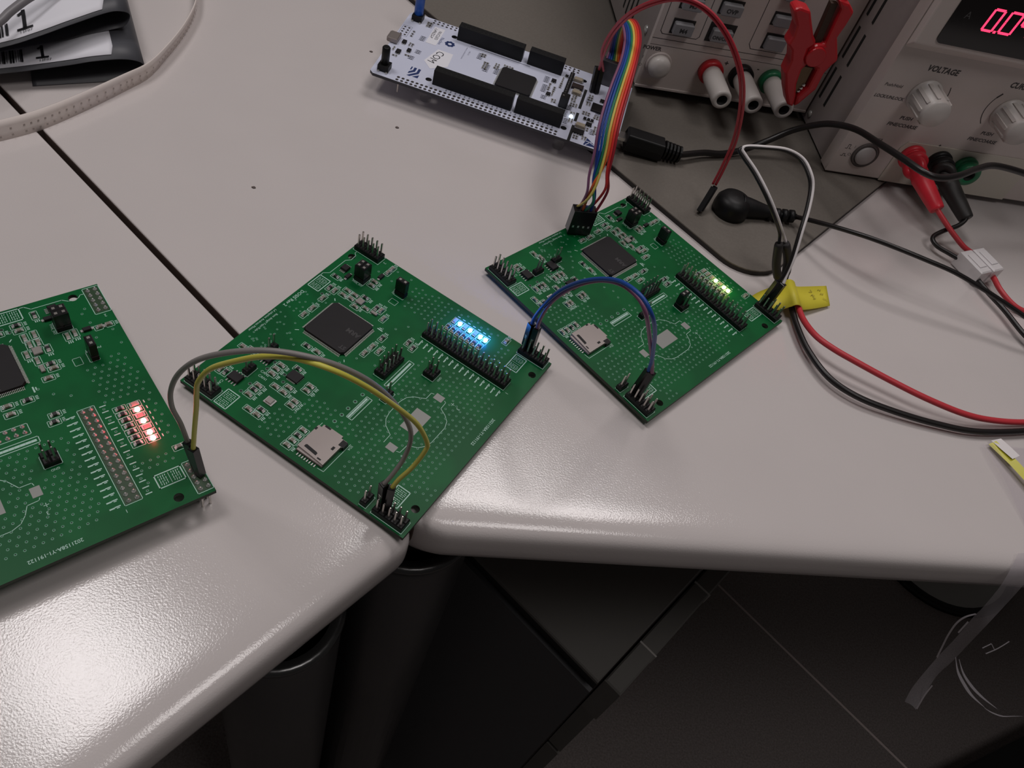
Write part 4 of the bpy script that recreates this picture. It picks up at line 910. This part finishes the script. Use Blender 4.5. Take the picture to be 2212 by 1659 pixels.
def button(u0, v0, u1, v1, txt, dk=.9):
    b = MB().box(u0, -3.6, v0, u1, .1, v1, 0, ch=.7).build('button', btn_m, s1, (0, 0, 0))
    MB().box(u0-dk, -.35, v0-dk*.7, u1+dk, .05, v1+dk*1.3).build('button_recess', mat('button_slot', (.02, .018, .018), .7), b, (0, 0, 0))
    if txt:
        Tm = Matrix(((1,0,0,0),(0,0,-1,-3.66),(0,1,0,0),(0,0,0,1)))
        MB().text(txt, 3.4 if len(txt) < 5 else 2.9, ((u0+u1)/2, v0+2.0), (1, 0), 0, 0, True, T=Tm).build('button_text', mat('button_print', (.03, .03, .035), .5), b, (0, 0, 0))
button(8.4, 41.2, 19.4, 48.2, 'M4'); button(8.4, 55.6, 19.4, 62.6, 'M3'); button(30.6, 56.4, 42.0, 63.2, 'OVP'); button(30.8, 41.0, 42.6, 48.4, 'ON/OFF', 1.9)
button(62.6, 55.6, 73, 61.6, None); button(63.8, 41.6, 75, 49.2, None); button(8.4, 70, 19.4, 77, None); button(30.6, 70, 42, 77, None); button(62.6, 70, 73, 76, None)
RY = lambda u, v: Matrix.Translation((u, 0, v)) @ Matrix.Rotation(math.pi/2, 4, 'X')
pb_ = MB().lathe([(7.6, 0), (7.6, .8), (7.0, 1.2)], 32, 0, RY(8.6, 21.3)).build('power_button_bezel', beige_m, s1, (0, 0, 0))
MB().lathe([(6.4, 1), (6.4, 4), (5.6, 5.6), (3.2, 6.6), (.001, 6.9)], 32, 0, RY(8.6, 21.3)).build('power_button', knob_m, pb_, (0, 0, 0))
for u, m in ((40.0, red_dk), (59.2, blk_m), (78.4, grn_pl)):
    b = MB().lathe([(7.2, 0), (7.2, 3.4), (6.4, 4.4)], 28, 0, RY(u, 22.8)).build('binding_post', m, s1, (0, 0, 0))
    MB().lathe([(5.3, 4), (5.7, 9), (5.6, 28.5), (5.2, 29.6), (3.0, 29.6), (2.9, 22), (.001, 22)], 28, 0, RY(u, 22.8), mis=[0,0,0,0,1,1]).build('post_cap', [knob_m, black_gap], b, (0, 0, 0))
for r_ in range(3):
    for k in range(4):
        MB().box(-.25, 42+k*7.5, 18+r_*30, .3, 44+k*7.5, 41+r_*30).build('vent_slot', black_gap, s1, (0, 0, 0))
MB().lathe([(2.4, 0), (2.2, .9), (.8, 1.4), (.001, 1.5)], 14, 0, Matrix.Translation((0, 14, 33)) @ Matrix.Rotation(-math.pi/2, 4, 'Y')).build('screw', tin_m, s1, (0, 0, 0))

# ================================================================== power supply, right (display and knobs)
A2 = math.radians(19)
s2 = thing('power_supply', 'beige bench power supply with a red digit display and two ribbed knobs', 'power supply', (129, 445, 3.25), A2)
MB().box(0, 3, 1.2, 200, 265, 160, 0, ch=.8).build('case', side_m, s2, (0, 0, 0))
MB().box(-1.0, 0, .8, 200.6, 9, 161, 0, ch=1.0).build('front_frame', beige_m, s2, (0, 0, 0))
MB().add([(-.4,-.2,80.3),(201,-.2,80.3),(201,-5.2,85.0),(-.4,-5.2,85.0),(-.4,-5.2,160),(201,-5.2,160),(201,-.2,160),(-.4,-.2,160)], [(0,1,2,3),(3,2,5,4),(4,5,6,7),(0,3,4,7),(1,6,5,2)]).build('display_bezel', beige2_m, s2, (0, 0, 0), bevel=.8)
cr_ = 3
dp = [(p.x, p.y) for p in rounded([(9.4, 87.5), (190, 87.5), (190, 150), (9.4, 150)], [3, 3, 3, 3], 5)]
Tf = Matrix(((1,0,0,0),(0,0,-1,-5.2),(0,1,0,0),(0,0,0,1)))
dsp = MB().prism(dp, 0, .5, 0, T=Tf).build('display', glass_m, s2, (0, 0, 0))
dg = MB(); 
def seg(m, u, v, which, w=7.4, h=10.6, sl=.055, th=1.25):
    pts = {'a': ((0,h),(w,h)), 'b': ((w,h),(w,h/2)), 'c': ((w,h/2),(w,0)), 'd': ((0,0),(w,0)), 'e': ((0,0),(0,h/2)), 'f': ((0,h/2),(0,h)), 'g': ((0,h/2),(w,h/2))}
    for s_ in which:
        (x0, y0), (x1, y1) = pts[s_]; a = Vector((x0, y0)).lerp(Vector((x1, y1)), .13); b = Vector((x0, y0)).lerp(Vector((x1, y1)), .87)
        m.line([(u+a.x+a.y*sl, v+a.y), (u+b.x+b.y*sl, v+b.y)], th, .56, 0, T=Tf)
seg(dg, 28.6, 98.0, 'abcdef', 5.6); dg.line([(36.0, 98.0), (36.2, 98.0)], 1.3, .56, 0, T=Tf); seg(dg, 38.0, 98.2, 'abcdef', 6.6); seg(dg, 47.2, 98.2, 'bcfg', 6.6); seg(dg, 57.5, 98.2, 'abcdef', 6.6)
dg.build('red_digits', seg_m, dsp, (0, 0, 0))
MB().text('A', 5.2, (15.6, 101.6), (1, 0), .56, T=Tf).build('unit_letter', mat('unit_print', (.06, .06, .065), .4), dsp, (0, 0, 0))
def pr2(m, Tm):
    m.text('VOLTAGE', 4.5, (28.6, 70.2), (1, 0), 0, 0, True, Tm, .93); m.text('CURRENT', 4.5, (80, 69.6), (1, 0), 0, 0, True, Tm, .93)
    m.text('Push/Hold', 2.5, (7.2, 58.2), (1, 0), 0, 0, True, Tm); m.text('LOCK/UNLOCK', 2.6, (8.8, 51.2), (1, 0), 0, 0, True, Tm, .95)
    m.text('PUSH', 2.9, (26.2, 40.8), (1, 0), 0, 0, True, Tm, 1.1); m.text('FINE/COARSE', 2.9, (26.6, 36.2), (1, 0), 0, 0, True, Tm, 1.05)
    m.text('PUSH', 2.9, (78.6, 40.2), (1, 0), 0, 0, True, Tm, 1.1); m.text('FINE/COARSE', 2.9, (78.8, 35.6), (1, 0), 0, 0, True, Tm, 1.05)
    m.text('POWER ', 2.6, (16.9, 25.4), (1, 0), 0, 0, True, Tm); m.text('I', 2.6, (8.0, 18.6), (1, 0), 0, 0, True, Tm); m.text('O', 2.6, (7.2, 13.4), (1, 0), 0, 0, True, Tm)
    m.line([(2.6, 17.8), (3.8, 17.8), (3.8, 20.4), (5.0, 20.4), (5.0, 17.8), (6.2, 17.8)], .35, 0, T=Tm); m.line([(2.4, 12.8), (3.6, 12.8), (3.6, 14.2), (4.8, 14.2), (4.8, 12.8), (6.0, 12.8)], .35, 0, T=Tm)
    arc = [(80.5+14*math.cos(a), 56+14*math.sin(a)) for a in [math.radians(q) for q in range(150, 226, 6)]]
    m.line(arc, .5, 0, T=Tm); arc = [(80.5+14*math.cos(a), 56+14*math.sin(a)) for a in [math.radians(q) for q in (140, 150)]]; m.line(arc, 1.0, 0, T=Tm)
    arc = [(26.8+13.5*math.cos(a), 57.5+13.5*math.sin(a)) for a in [math.radians(q) for q in range(-5, 31, 6)]]; m.line(arc, .5, 0, T=Tm)
    m.text('+', 3, (56.5, 28.0), (1, 0), 0, 0, True, Tm); m.line([(95, 14), (98, 14)], .4, 0, T=Tm); m.line([(96.5, 14), (96.5, 10)], .4, 0, T=Tm)
front_print(pr2, 'panel_printing', s2)
def knob(u, v):
    k = MB().lathe([(9.3, 0), (9.3, 1.4), (8.3, 1.8), (7.9, 16.6), (7.1, 18), (.001, 18.2)], 40, 0, RY(u, v)).build('knob', knob_m, s2, (0, 0, 0))
    for i in range(10):
        T = RY(u, v) @ Matrix.Rotation(2*math.pi*i/10, 4, 'Z')
        MB().box(7.6, -.9, 2, 8.75, .9, 15.5, 0, T, ch=.25).build('rib', knob_m, k, (0, 0, 0))
knob(27.2, 56.4); knob(81, 54.6)
b = MB().lathe([(7.8, 0), (7.8, .9), (6.0, .9), (6.0, -.5)], 36, 0, RY(16.6, 15.4)).build('power_button_ring', mat('ring_dark', (.10, .085, .08), .5), s2, (0, 0, 0))
MB().lathe([(5.8, 0), (5.8, 1.5), (5.0, 2.2), (.001, 2.4)], 36, 0, RY(16.6, 15.4)).build('power_button', mat('button_pale_grey', (.46, .43, .42), .45), b, (0, 0, 0))
MB().prism([(34, .9), (34, 24), (36.6, 28.4), (120, 29.4), (120, .9)], 0, .5, 0, T=Matrix(((1,0,0,0),(0,0,-1,-.1),(0,1,0,0),(0,0,0,1)))).build('terminal_plate', mat('terminal_plate_pale', (.58, .54, .47), .5), s2, (0, 0, 0))
for u, v, m in ((43.6, 20.0, red_pl), (61.8, 19.2, blk_m), (79.8, 18.4, grn_pl)):
    t = MB().lathe([(7.4, .5), (7.6, 2.5), (6.8, 3.4), (6.2, 3.4), (6.0, 4.4), (7.0, 5), (7.0, 8.2), (6.4, 9), (3.2, 9), (3.0, 6), (.001, 6)], 32, 0, RY(u, v), mis=[0,0,0,0,0,0,0,0,1,1]).build('terminal', [m, black_gap], s2, (0, 0, 0))
for r_, (z0, z1) in enumerate(((19.6, 39.2), (45.8, 64.6), (71.5, 90), (97, 116), (122, 141))):
    for k in range(9 if r_ > 0 else 9):
        y = 37.0+9.0*k
        MB().box(-.3, y-1.0, z0, .4, y+1.0, z1).build('vent_slot', black_gap, s2, (0, 0, 0))
MB().lathe([(2.2, 0), (2.0, .8), (.001, 1.3)], 14, 0, Matrix.Translation((0, 45.5, 8.2)) @ Matrix.Rotation(-math.pi/2, 4, 'Y')).build('screw', tin_m, s2, (0, 0, 0))
for x, y in ((12, 16), (185, 16), (12, 240), (185, 240)):
    zb = 0 if (x < 100 or y > 100) else -3.25
    MB().cyl(x, y, zb, 1.4, 7, 16).build('foot', blk_m, s2, (0, 0, 0))

# ---- banana plugs and their leads, down to the white nylon connector
def s2w(u, y, v): c, s = math.cos(A2), math.sin(A2); return Vector((129+u*c-y*s, 445+u*s+y*c, v+3.25))
bp = thing('banana_lead', 'red and black banana plug leads hanging from the terminals to a white nylon connector', 'cable', (212, 408, 0))
for nm, u, v, endp, m, key, r in (('red_plug', 43.6, 20, PA['bred'][0], red_pl, 'bred', 1.45), ('black_plug', 61.8, 19.2, PA['bblk'][0], mat('black_rubber', (.018, .017, .016), .5), 'bblk', 1.3)):
    st = s2w(u, -9.5, v); e = Vector(endp); k0 = st+Vector((.2, -2.5, -.6))
    body = MB().tube(rel(bp, [st+(Vector(s2w(u, 0, v))-st).normalized()*4, k0.lerp(e, .12), k0.lerp(e, .35), k0.lerp(e, .7), k0.lerp(e, .98), e]), lambda t: 5.2 if t < .3 else 5.6-2.3*max(0, (t-.3)/.7), 20)
    body.build(nm, m, bp, (0, 0, 0))
    cp_ = MB().lathe([(6.2, -1.5), (6.6, 0), (6.6, 2.4), (5.2, 3.2), (2.4, 3.2), (2.2, 0)], 24, 0, Matrix.Translation(rel(bp, [st+Vector((-1.2 if nm == 'red_plug' else -.4, -3.0, .5))])[0]) @ (Vector((-.75, -.62, .1)) if nm == 'red_plug' else Vector((-.3, -.95, .2))).to_track_quat('Z', 'Y').to_matrix().to_4x4())
    cp_.build(nm+'_socket', m, bp, (0, 0, 0))
    dirn = (Vector(PA[key][1])-e).normalized()
    MB().tube(rel(bp, [e-(e-k0).normalized()*3]+PA[key]), r, 10).build(nm.replace('plug', 'wire'), w_red if 'red' in nm else w_blk, bp, (0, 0, 0))
ca_ = math.atan2(-26.9-0, 14-2)
cd = Vector((217.9-208.4, 393.5-404.7, 0)).normalized()
for k, off in ((0, -4.4), (1, 4.6)):
    T = Matrix.Translation(rel(bp, [Vector((217.3, 404.2, 5.4))])[0]) @ Matrix.Rotation(math.atan2(cd.y, cd.x), 4, 'Z')
    MB().box(-8.5+k*.6, off-4.2, -5.0, 8.5+k*.6, off+4.2, 4.6+k*.5, 0, T, ch=.7).box(-5, off-2.6, 4.5, 5, off+2.6, 5.3+k*.5, 0, T, ch=.2).build('connector_half', nylon_m, bp, (0, 0, 0))
MB().tube(rel(bp, [(214,400,4.5)]+PA['cblk']), 1.4, 10).build('black_wire', w_blk, bp, (0, 0, 0))
MB().tube(rel(bp, [(222,404,5)]+PA['cred']), 1.45, 10).build('red_wire', w_red, bp, (0, 0, 0))

# ================================================================== red alligator clip in front of the narrow supply
off = 36
def c1(u, v, d=0): 
    n_ = Vector((.35, -.936, 0)); return Vector((8+.936*u, 453+.35*u, v))+n_*(off+d)
cl = thing('alligator_clip', 'red plastic alligator clip hanging against the narrow supply by the green post', 'clip', tuple(c1(76.2, 35.5)))
CL = [(48.7,86.3),(51.7,88.3),(57.8,87.5),(60.3,83.8),(66.2,75.4),(69.8,72.0),(67.2,68.2),(68.1,63.4),(71.2,60.1),(69.6,56.9),(71.1,48.4),(74.2,41.8),(76.2,34.8),(72.2,35.5),(66.8,43.3),(61.2,53.3),(60.8,60.5),(58.3,65.9),(54.8,68.5),(55.4,73.1),(54.3,78.8),(50.6,83.6)]
CR = [(68.8,95.2),(75.9,94.2),(80.7,90.5),(80.3,83.4),(79.4,76.5),(86.6,64.9),(84.5,61.1),(83.1,56.6),(83.7,47.0),(78.6,37.0),(76.6,34.8),(75.0,41.0),(78.2,47.4),(77.8,58.3),(71.2,60.1),(68.1,63.4),(67.2,68.2),(71.1,71.0),(74.8,72.0),(73.9,82.3),(73.1,90.7)]
Tc = Matrix(((.936,.35,0,0),(.35,-.936,0,0),(0,0,1,0),(0,0,0,1)))      # (u, depth, v)
def clip_part(poly, d0, d1, name, m, bev):
    org = c1(76.2, 35.5)
    mb = MB(); Tm = Matrix(((.936,0,.35,0),(.35,0,-.936,0),(0,1,0,0),(0,0,0,1)))
    mb.prism([(u-76.2, v-35.5) for u, v in poly], d0, d1, 0, T=Tm); 
    o = mb.build(name, m, cl, (0, 0, 0), bevel=bev); return o
clip_part(CL, -4.5, 4.5, 'left_lever', red_dk, 1.4); clip_part(CR, -4.9, 4.1, 'right_lever', red_dk, 1.4)
clip_part([(72.8+5.4*math.cos(2*math.pi*i/24), 65.1+5.4*math.sin(2*math.pi*i/24)) for i in range(24)], -5.5, 5.6, 'pivot', red_dk, .5)
clip_part([(69.5,71),(73.6,71),(71.5,92),(67.5,92)], -2.0, 1.5, 'spring', brown_m, .3)
clip_part([(70.0,57.5),(77.0,57.5),(77.4,48),(75.4,41.5),(74.0,41.8),(71.6,49)], -2.6, 1.4, 'metal_jaw', mat('clip_jaw_metal', (.14, .10, .06), .4, metal=.8), .3)
for k in range(3): clip_part([(74.6+.55*k, 43.2+1.9*k), (76.2+.5*k, 42.9+1.9*k), (76.0+.5*k, 44.2+1.9*k)], 1.2, 2.4, 'tooth', tin_m, 0)
MB().tube(rel(cl, [c1(74.0, 92, -.5), c1(74.5, 100, -.5), c1(76, 112, 0), c1(80, 130, 2), c1(88, 160, 4)]), 1.7, 10).build('wire', w_red, cl, (0, 0, 0))

# ================================================================== static shield bags and carrier tape (upper left)
TA = [(-254.6,285.5,0.5),(-243.1,295.7,0.5),(-226.5,310.5,0.7),(-221.9,318.2,2),(-219.6,320.6,5),(-220.6,317.6,9),(-225.4,311.5,11.5),(-233.6,302.4,12),(-240.8,295.5,11),(-254.1,284.4,9),(-262.7,277.2,8),(-285,256,7)]
TB = [(-272.0,281.0,12.4),(-258.0,301.0,12.5),(-248.0,316.0,12.6),(-240.2,328.6,13.0),(-236.4,332.9,14),(-234.9,335.4,16.5),(-234.0,335.2,20),(-234.9,330.9,23),(-238.3,324.4,24),(-245.0,306.1,24),(-252.3,293.0,22),(-261.2,279.7,20),(-285,246,18)]
e2 = Vector((-.62, .785, 0))
def sheet_bag(curve, label, i0, depth):
    root = thing('static_shield_bag', label, 'bag', (curve[0][0], curve[0][1], 0), 0)
    C_ = catmull(curve, 5); C_ = rel(root, C_)
    rows = [[p+e2*(depth*k/4) for p in C_] for k in range(5)]
    o = MB().grid(rows).build('film', [esd_m], root, (0, 0, 0)); sd = o.modifiers.new('thick', 'SOLIDIFY'); sd.thickness = .00025; sd.offset = -1
    o.data.materials.append(esd_in); sd.material_offset = 0
    return root, C_
def bag_label(root, C_, j0, j1, t0, t1, lift=.5):
    rows = []
    R_ = 1.8
    for k in range(7):
        t = t0+(t1-t0)*k/6
        row = []
        n = j1-j0
        for j in range(j0, j1+1):
            p = C_[j]+e2*t+Vector((0, 0, lift)); row.append(p)
        if k == 0: row[0] = row[0].lerp(row[1], .55)
        rows.append(row)
    o = MB().grid(rows).build('paper_label', paper_m, root, (0, 0, 0)); sd = o.modifiers.new('thick', 'SOLIDIFY'); sd.thickness = .00012
    return o
def sheet_pos(C_, j, t, lift): return C_[j]+e2*t+Vector((0, 0, lift))
def print_on(label_obj, C_, ja, jb, t_base, items, lift):
    mb = MB()
    base = C_[ja]; ex = (C_[jb]-C_[ja]); Lx = ex.length; ex = -ex/Lx       # reading direction runs towards the fold
    o0 = C_[jb]
    ey = e2
    zc = Vector((0, 0, lift))
    Tm = Matrix(((ex.x, ey.x, 0, o0.x), (ex.y, ey.y, 0, o0.y), (ex.z, ey.z, 1, o0.z+lift), (0, 0, 0, 1)))
    for it in items:
        if it[0] == 't': mb.text(it[1], it[2], it[3], (1, 0), 0, T=Tm)
        else: mb.line(it[1], it[2], 0, T=Tm)
    mb.build('label_printing', blackink, label_obj, (0, 0, 0))
g2 = 'antistatic bags'
r2, C2 = sheet_bag(TA, 'lower dark antistatic bag with a white barcode label, lying folded on the desk', 0, 62)
l2 = bag_label(r2, C2, 31, 55, 3.4, 44)
bars = lambda x0, t0, t1, n, seed: [('l', [(x0+sum(random.Random(seed+k).choice((.7, 1.1, 1.5)) for k in range(i)), t0), (x0+sum(random.Random(seed+k).choice((.7, 1.1, 1.5)) for k in range(i)), t1)], random.Random(seed*3+i).choice((.25, .4, .8))) for i in range(n)]
print_on(l2, C2, 40, 50, 0, [('t', '13F07', 2.2, (16.5, 4.6)), ('l', [(16.0, 7.4), (20.4, 7.4)], 1.1), ('l', [(18.4, 7.4), (18.4, 16)], 1.3), ('l', [(18.4, 15.6), (17.0, 14.6)], 1.1)]+bars(-3, 6.2, 15, 13, 4), 1.0)
r1, C1 = sheet_bag(TB, 'upper dark antistatic bag with a large printed 1, folded on top of the other', 0, 62)
l1 = bag_label(r1, C1, 40, 60, 3.0, 44)
print_on(l1, C1, 45, 55, 0, [('t', '13F07', 2.4, (9.2, 4.4)), ('l', [(9.0, 7.6), (14.8, 7.6)], 1.4), ('l', [(11.9, 7.6), (11.9, 21.5)], 1.7), ('l', [(11.8, 21), (9.9, 19.4)], 1.5)]+bars(-6.5, 6.4, 15, 11, 9), .9)

tp = thing('carrier_tape', 'off-white perforated component tape curving on edge beside the antistatic bags', 'tape', (-220, 300, 0))
TP = catmull([Vector(p) for p in [(-262,222,0),(-250.8,239.1,0),(-244.1,247.5,0),(-235.7,261.7,0),(-227.9,281.4,0),(-220.2,306.0,0),(-216.3,320.1,0),(-216.7,338.0,0),(-219.6,360.3,0),(-225.0,381.3,0),(-232.5,397.4,0),(-242.5,413.9,0),(-258,430,0)]], 6)
rows = []; outw = []
for i, p in enumerate(TP):
    d = (TP[min(i+1, len(TP)-1)]-TP[max(i-1, 0)]).normalized(); n_ = Vector((d.y, -d.x, 0)); outw.append((d, n_))
HT = 8.2
lean = lambda i: 2.6-4.2*max(0, min(1, (i-18)/24))
rows = [rel(tp, [p+n_*(lean(i)*(1-k/3)-.6)+Vector((0, 0, HT*k/3)) for i, (p, (d, n_)) in enumerate(zip(TP, outw))]) for k in range(4)]
o = MB().grid(rows).build('tape_band', tape_m, tp, (0, 0, 0)); sd = o.modifiers.new('thick', 'SOLIDIFY'); sd.thickness = .0006
dots = MB()
Lacc = 0; last = 0
for i in range(1, len(TP)):
    Lacc += (TP[i]-TP[i-1]).length
    if Lacc-last > 2.9:
        last = Lacc; d, n_ = outw[i]
        for hh, rr in ((2.0, .45), (4.6, .45)):
            c = TP[i]+n_*(lean(i)*(1-hh/HT)-.6+.75)+Vector((0, 0, hh)); c = rel(tp, [c])[0]; q = Vector((0, 0, 1))
            dots.add([c-d*rr-q*rr, c+d*rr-q*rr, c+d*rr+q*rr, c-d*rr+q*rr], [(0, 1, 2, 3)])
o = dots.build('perforations', mat('tape_hole', (.46, .40, .37), .7), tp, (0, 0, 0)); o['kind'] = 'stuff'
lp = catmull([Vector(p) for p in [(-266,262,27),(-264.1,270.0,27.5),(-262.9,286.0,29),(-263.0,293.3,30),(-262.4,305.8,31),(-261.6,316.4,30),(-260,330,27)]], 5)
tl = thing('clear_strip', 'grey translucent strip curling over the upper antistatic bag in the corner', 'strip', (-262.9, 286, 24.6))
o = MB().grid([rel(tl, [p+Vector((-1.5, 0, 1.2)) for p in lp]), rel(tl, [p+Vector((1.0, 0, -1.4)) for p in lp])]).build('strip_band', mat('strip_grey', (.20, .19, .20), .4), tl, (0, 0, 0)); sd = o.modifiers.new('thick', 'SOLIDIFY'); sd.thickness = .0004

# ================================================================== clear plastic bag hanging over the desk edge (right)
film = bpy.data.materials.new('clear_film'); film.use_nodes = True; nt = film.node_tree; nt.nodes.clear()
out = nt.nodes.new('ShaderNodeOutputMaterial'); tr = nt.nodes.new('ShaderNodeBsdfTransparent'); df = nt.nodes.new('ShaderNodeBsdfDiffuse'); gl_ = nt.nodes.new('ShaderNodeBsdfGlossy'); mx = nt.nodes.new('ShaderNodeMixShader'); mx2 = nt.nodes.new('ShaderNodeMixShader')
tr.inputs[0].default_value = (.96, .95, .97, 1); df.inputs[0].default_value = (.75, .70, .75, 1); gl_.inputs['Roughness'].default_value = .25
mx.inputs[0].default_value = .35; nt.links.new(df.outputs[0], mx.inputs[1]); nt.links.new(gl_.outputs[0], mx.inputs[2])
mx2.inputs[0].default_value = .10; nt.links.new(tr.outputs[0], mx2.inputs[1]); nt.links.new(mx.outputs[0], mx2.inputs[2]); nt.links.new(mx2.outputs[0], out.inputs[0])
seamf = film.copy(); seamf.name = 'film_seam'; seamf.node_tree.nodes[[n.name for n in seamf.node_tree.nodes if n.type == 'MIX_SHADER'][1]].inputs[0].default_value = .30
fold_glint = film.copy(); fold_glint.name = 'film_fold_glint'; fold_glint.node_tree.nodes[[n.name for n in fold_glint.node_tree.nodes if n.type == 'MIX_SHADER'][1]].inputs[0].default_value = .75  # paler film, for curled folds and painted edge highlights
pb2 = thing('plastic_bag', 'clear plastic bag with a yellow striped edge, draped over the corner desk front', 'bag', (228, 262, 0))
e1 = Vector((.93, .36, 0))
prof = [(208.9,275.9,.5),(212,268,1.4),(219,254,1.2),(224.5,241,.8),(228.5,232,-.4),(230.5,226.6,-3.5),(231.5,222.5,-9),(232,220.5,-18)]
Pq = catmull([Vector(p) for p in prof], 4)
rows = [rel(pb2, [p+e1*(w_)+Vector((0, 0, .9*math.sin(w_*.21+i*.35)*(1 if p.z > -2 else 1.5))) + Vector((0, 0, .9)) for i, p in enumerate(Pq)]) for w_ in (0, 4, 9, 15, 22, 30, 40, 52, 66, 80)]
MB().grid(rows).build('film_sheet', film, pb2, (0, 0, 0))
SL = [(219.5, 222.5, 1.2), (218.2, 212.7, -8.0), (224.6, 213.1, -30.0), (228.0, 214.9, -40.0), (233.9, 215.1, -62.0), (239.0, 215.0, -85.0), (241.7, 210.0, -108.0), (244.3, 206.6, -120.0)]
SR = [(232, 227, 1.2), (228.7, 216.8, -8.0), (234.5, 216.9, -30.0), (234.7, 213.3, -42.0), (239.9, 213.9, -62.0), (247.0, 216.3, -84.0), (251.5, 216.8, -104.0), (251.6, 205.6, -122.0)]
cl_, cr2 = catmull([Vector(p) for p in SL], 4), catmull([Vector(p) for p in SR], 4)
st_ = MB().grid([rel(pb2, [a.lerp(b, t)+Vector((0, 0, 1.2*math.sin(t*math.pi))) for a, b in zip(cl_, cr2)]) for t in (0, .25, .5, .75, 1)]).build('hanging_strip', seamf, pb2, (0, 0, 0))
def ribbon(pts, w0, nm='fold_glint'):
    c = catmull([Vector(p) for p in pts], 5); sd_ = (Vector(rt)*.77-Vector(up)*.64)*w0
    MB().grid([rel(pb2, [p-sd_ for p in c]), rel(pb2, [p+sd_ for p in c])]).build(nm, fold_glint, pb2, (0, 0, 0))
ribbon([(228.2,215.5,-39),(224.8,213.9,-42),(224.5,213.0,-48),(227.4,212.6,-58),(230.4,212.4,-66),(234.9,211.8,-78)], .45)  # here and next line: highlights on the strip, laid on as pale film
ribbon([(229.2,215.0,-46),(231.1,214.3,-56)], .4); ribbon([(248.7,211.2,-103),(250.2,209.4,-112),(253.5,207.3,-124)], .4)
for pts, w0 in (([(246.5,217.2,-80.5),(251.8,213.9,-87),(259.1,211.8,-93),(266.5,210.3,-98),(277.3,209.6,-103.5)], .8), ([(249,217.3,-81.5),(255.4,214.5,-88),(264,212.7,-94),(273.2,211.9,-99),(284.4,211.7,-104)], .7), ([(277,209.8,-104),(282.3,209.7,-105.5),(288.8,210.7,-107),(295.1,212.9,-107),(300.8,214.9,-107)], .5)):
    c = catmull([Vector(p) for p in pts], 5); sd_ = Vector(rt)*w0*.8+Vector(up)*w0*.5
    MB().grid([rel(pb2, [p-sd_*math.sin(math.pi*min(1, max(.08, i/(len(c)-1)))) for i, p in enumerate(c)]), rel(pb2, [p+sd_*math.sin(math.pi*min(1, max(.08, i/(len(c)-1)))) for i, p in enumerate(c)])]).build('curled_fold', fold_glint, pb2, (0, 0, 0))
ribbon([(261,227,-80),(266.2,231.3,-80)], .3); ribbon([(262.5,224.6,-80),(269.6,230.1,-80),(276.2,236.2,-80)], .3); ribbon([(266.2,231.3,-80),(267.6,228.2,-80)], .45)
ez = [Vector(p) for p in [(212.5,277.5,1.6),(220.5,268.4,3.0),(228.0,259.8,3.4),(238,248,3.4),(250,234,3.2)]]
MB().grid([rel(pb2, ez), rel(pb2, [p+Vector((3.0, 2.4, 1.4)) for p in ez])]).build('yellow_stripe', mat('stripe_yellow', (.62, .58, .03), .4), pb2, (0, 0, 0))
MB().grid([rel(pb2, [(213.6,279.8,2.2),(217.6,281.8,3.6)]), rel(pb2, [(216.6,275.6,3.4),(221.2,277.8,4.4)]), rel(pb2, [(221,270.6,4.6),(224.2,273.4,5.4)])]).build('white_end', mat('stripe_white', (.78, .74, .74), .4), pb2, (0, 0, 0))


# crumbs on the right desk
def crumb(x, y, r, label):
    rnd = random.Random(int(x*7)); mb = MB()
    mb.lathe([(.001, .02), (r*.9, .15), (r, r*.35), (r*.6, r*.7), (.001, r*.8)], 9)
    mb.v = [(a*rnd.uniform(.75, 1.25)*1.25, b*rnd.uniform(.75, 1.15), max(0, c)) for a, b, c in mb.v]
    tag(mb.build('crumb', mat('crumb_grey', (.16, .13, .12), .8), None, (x, y, 0)), label, 'crumb')
crumb(-139.9, 272.7, .75, 'small dark crumb on bare desk between the curved tape and the blue-lit board')
crumb(-136.5, 406.9, .8, 'small dark crumb on the desk beside the metal socket of the white board')
crumb(-100.0, 350.3, .8, 'small pale brown crumb on the desk in front of the long white board edge')
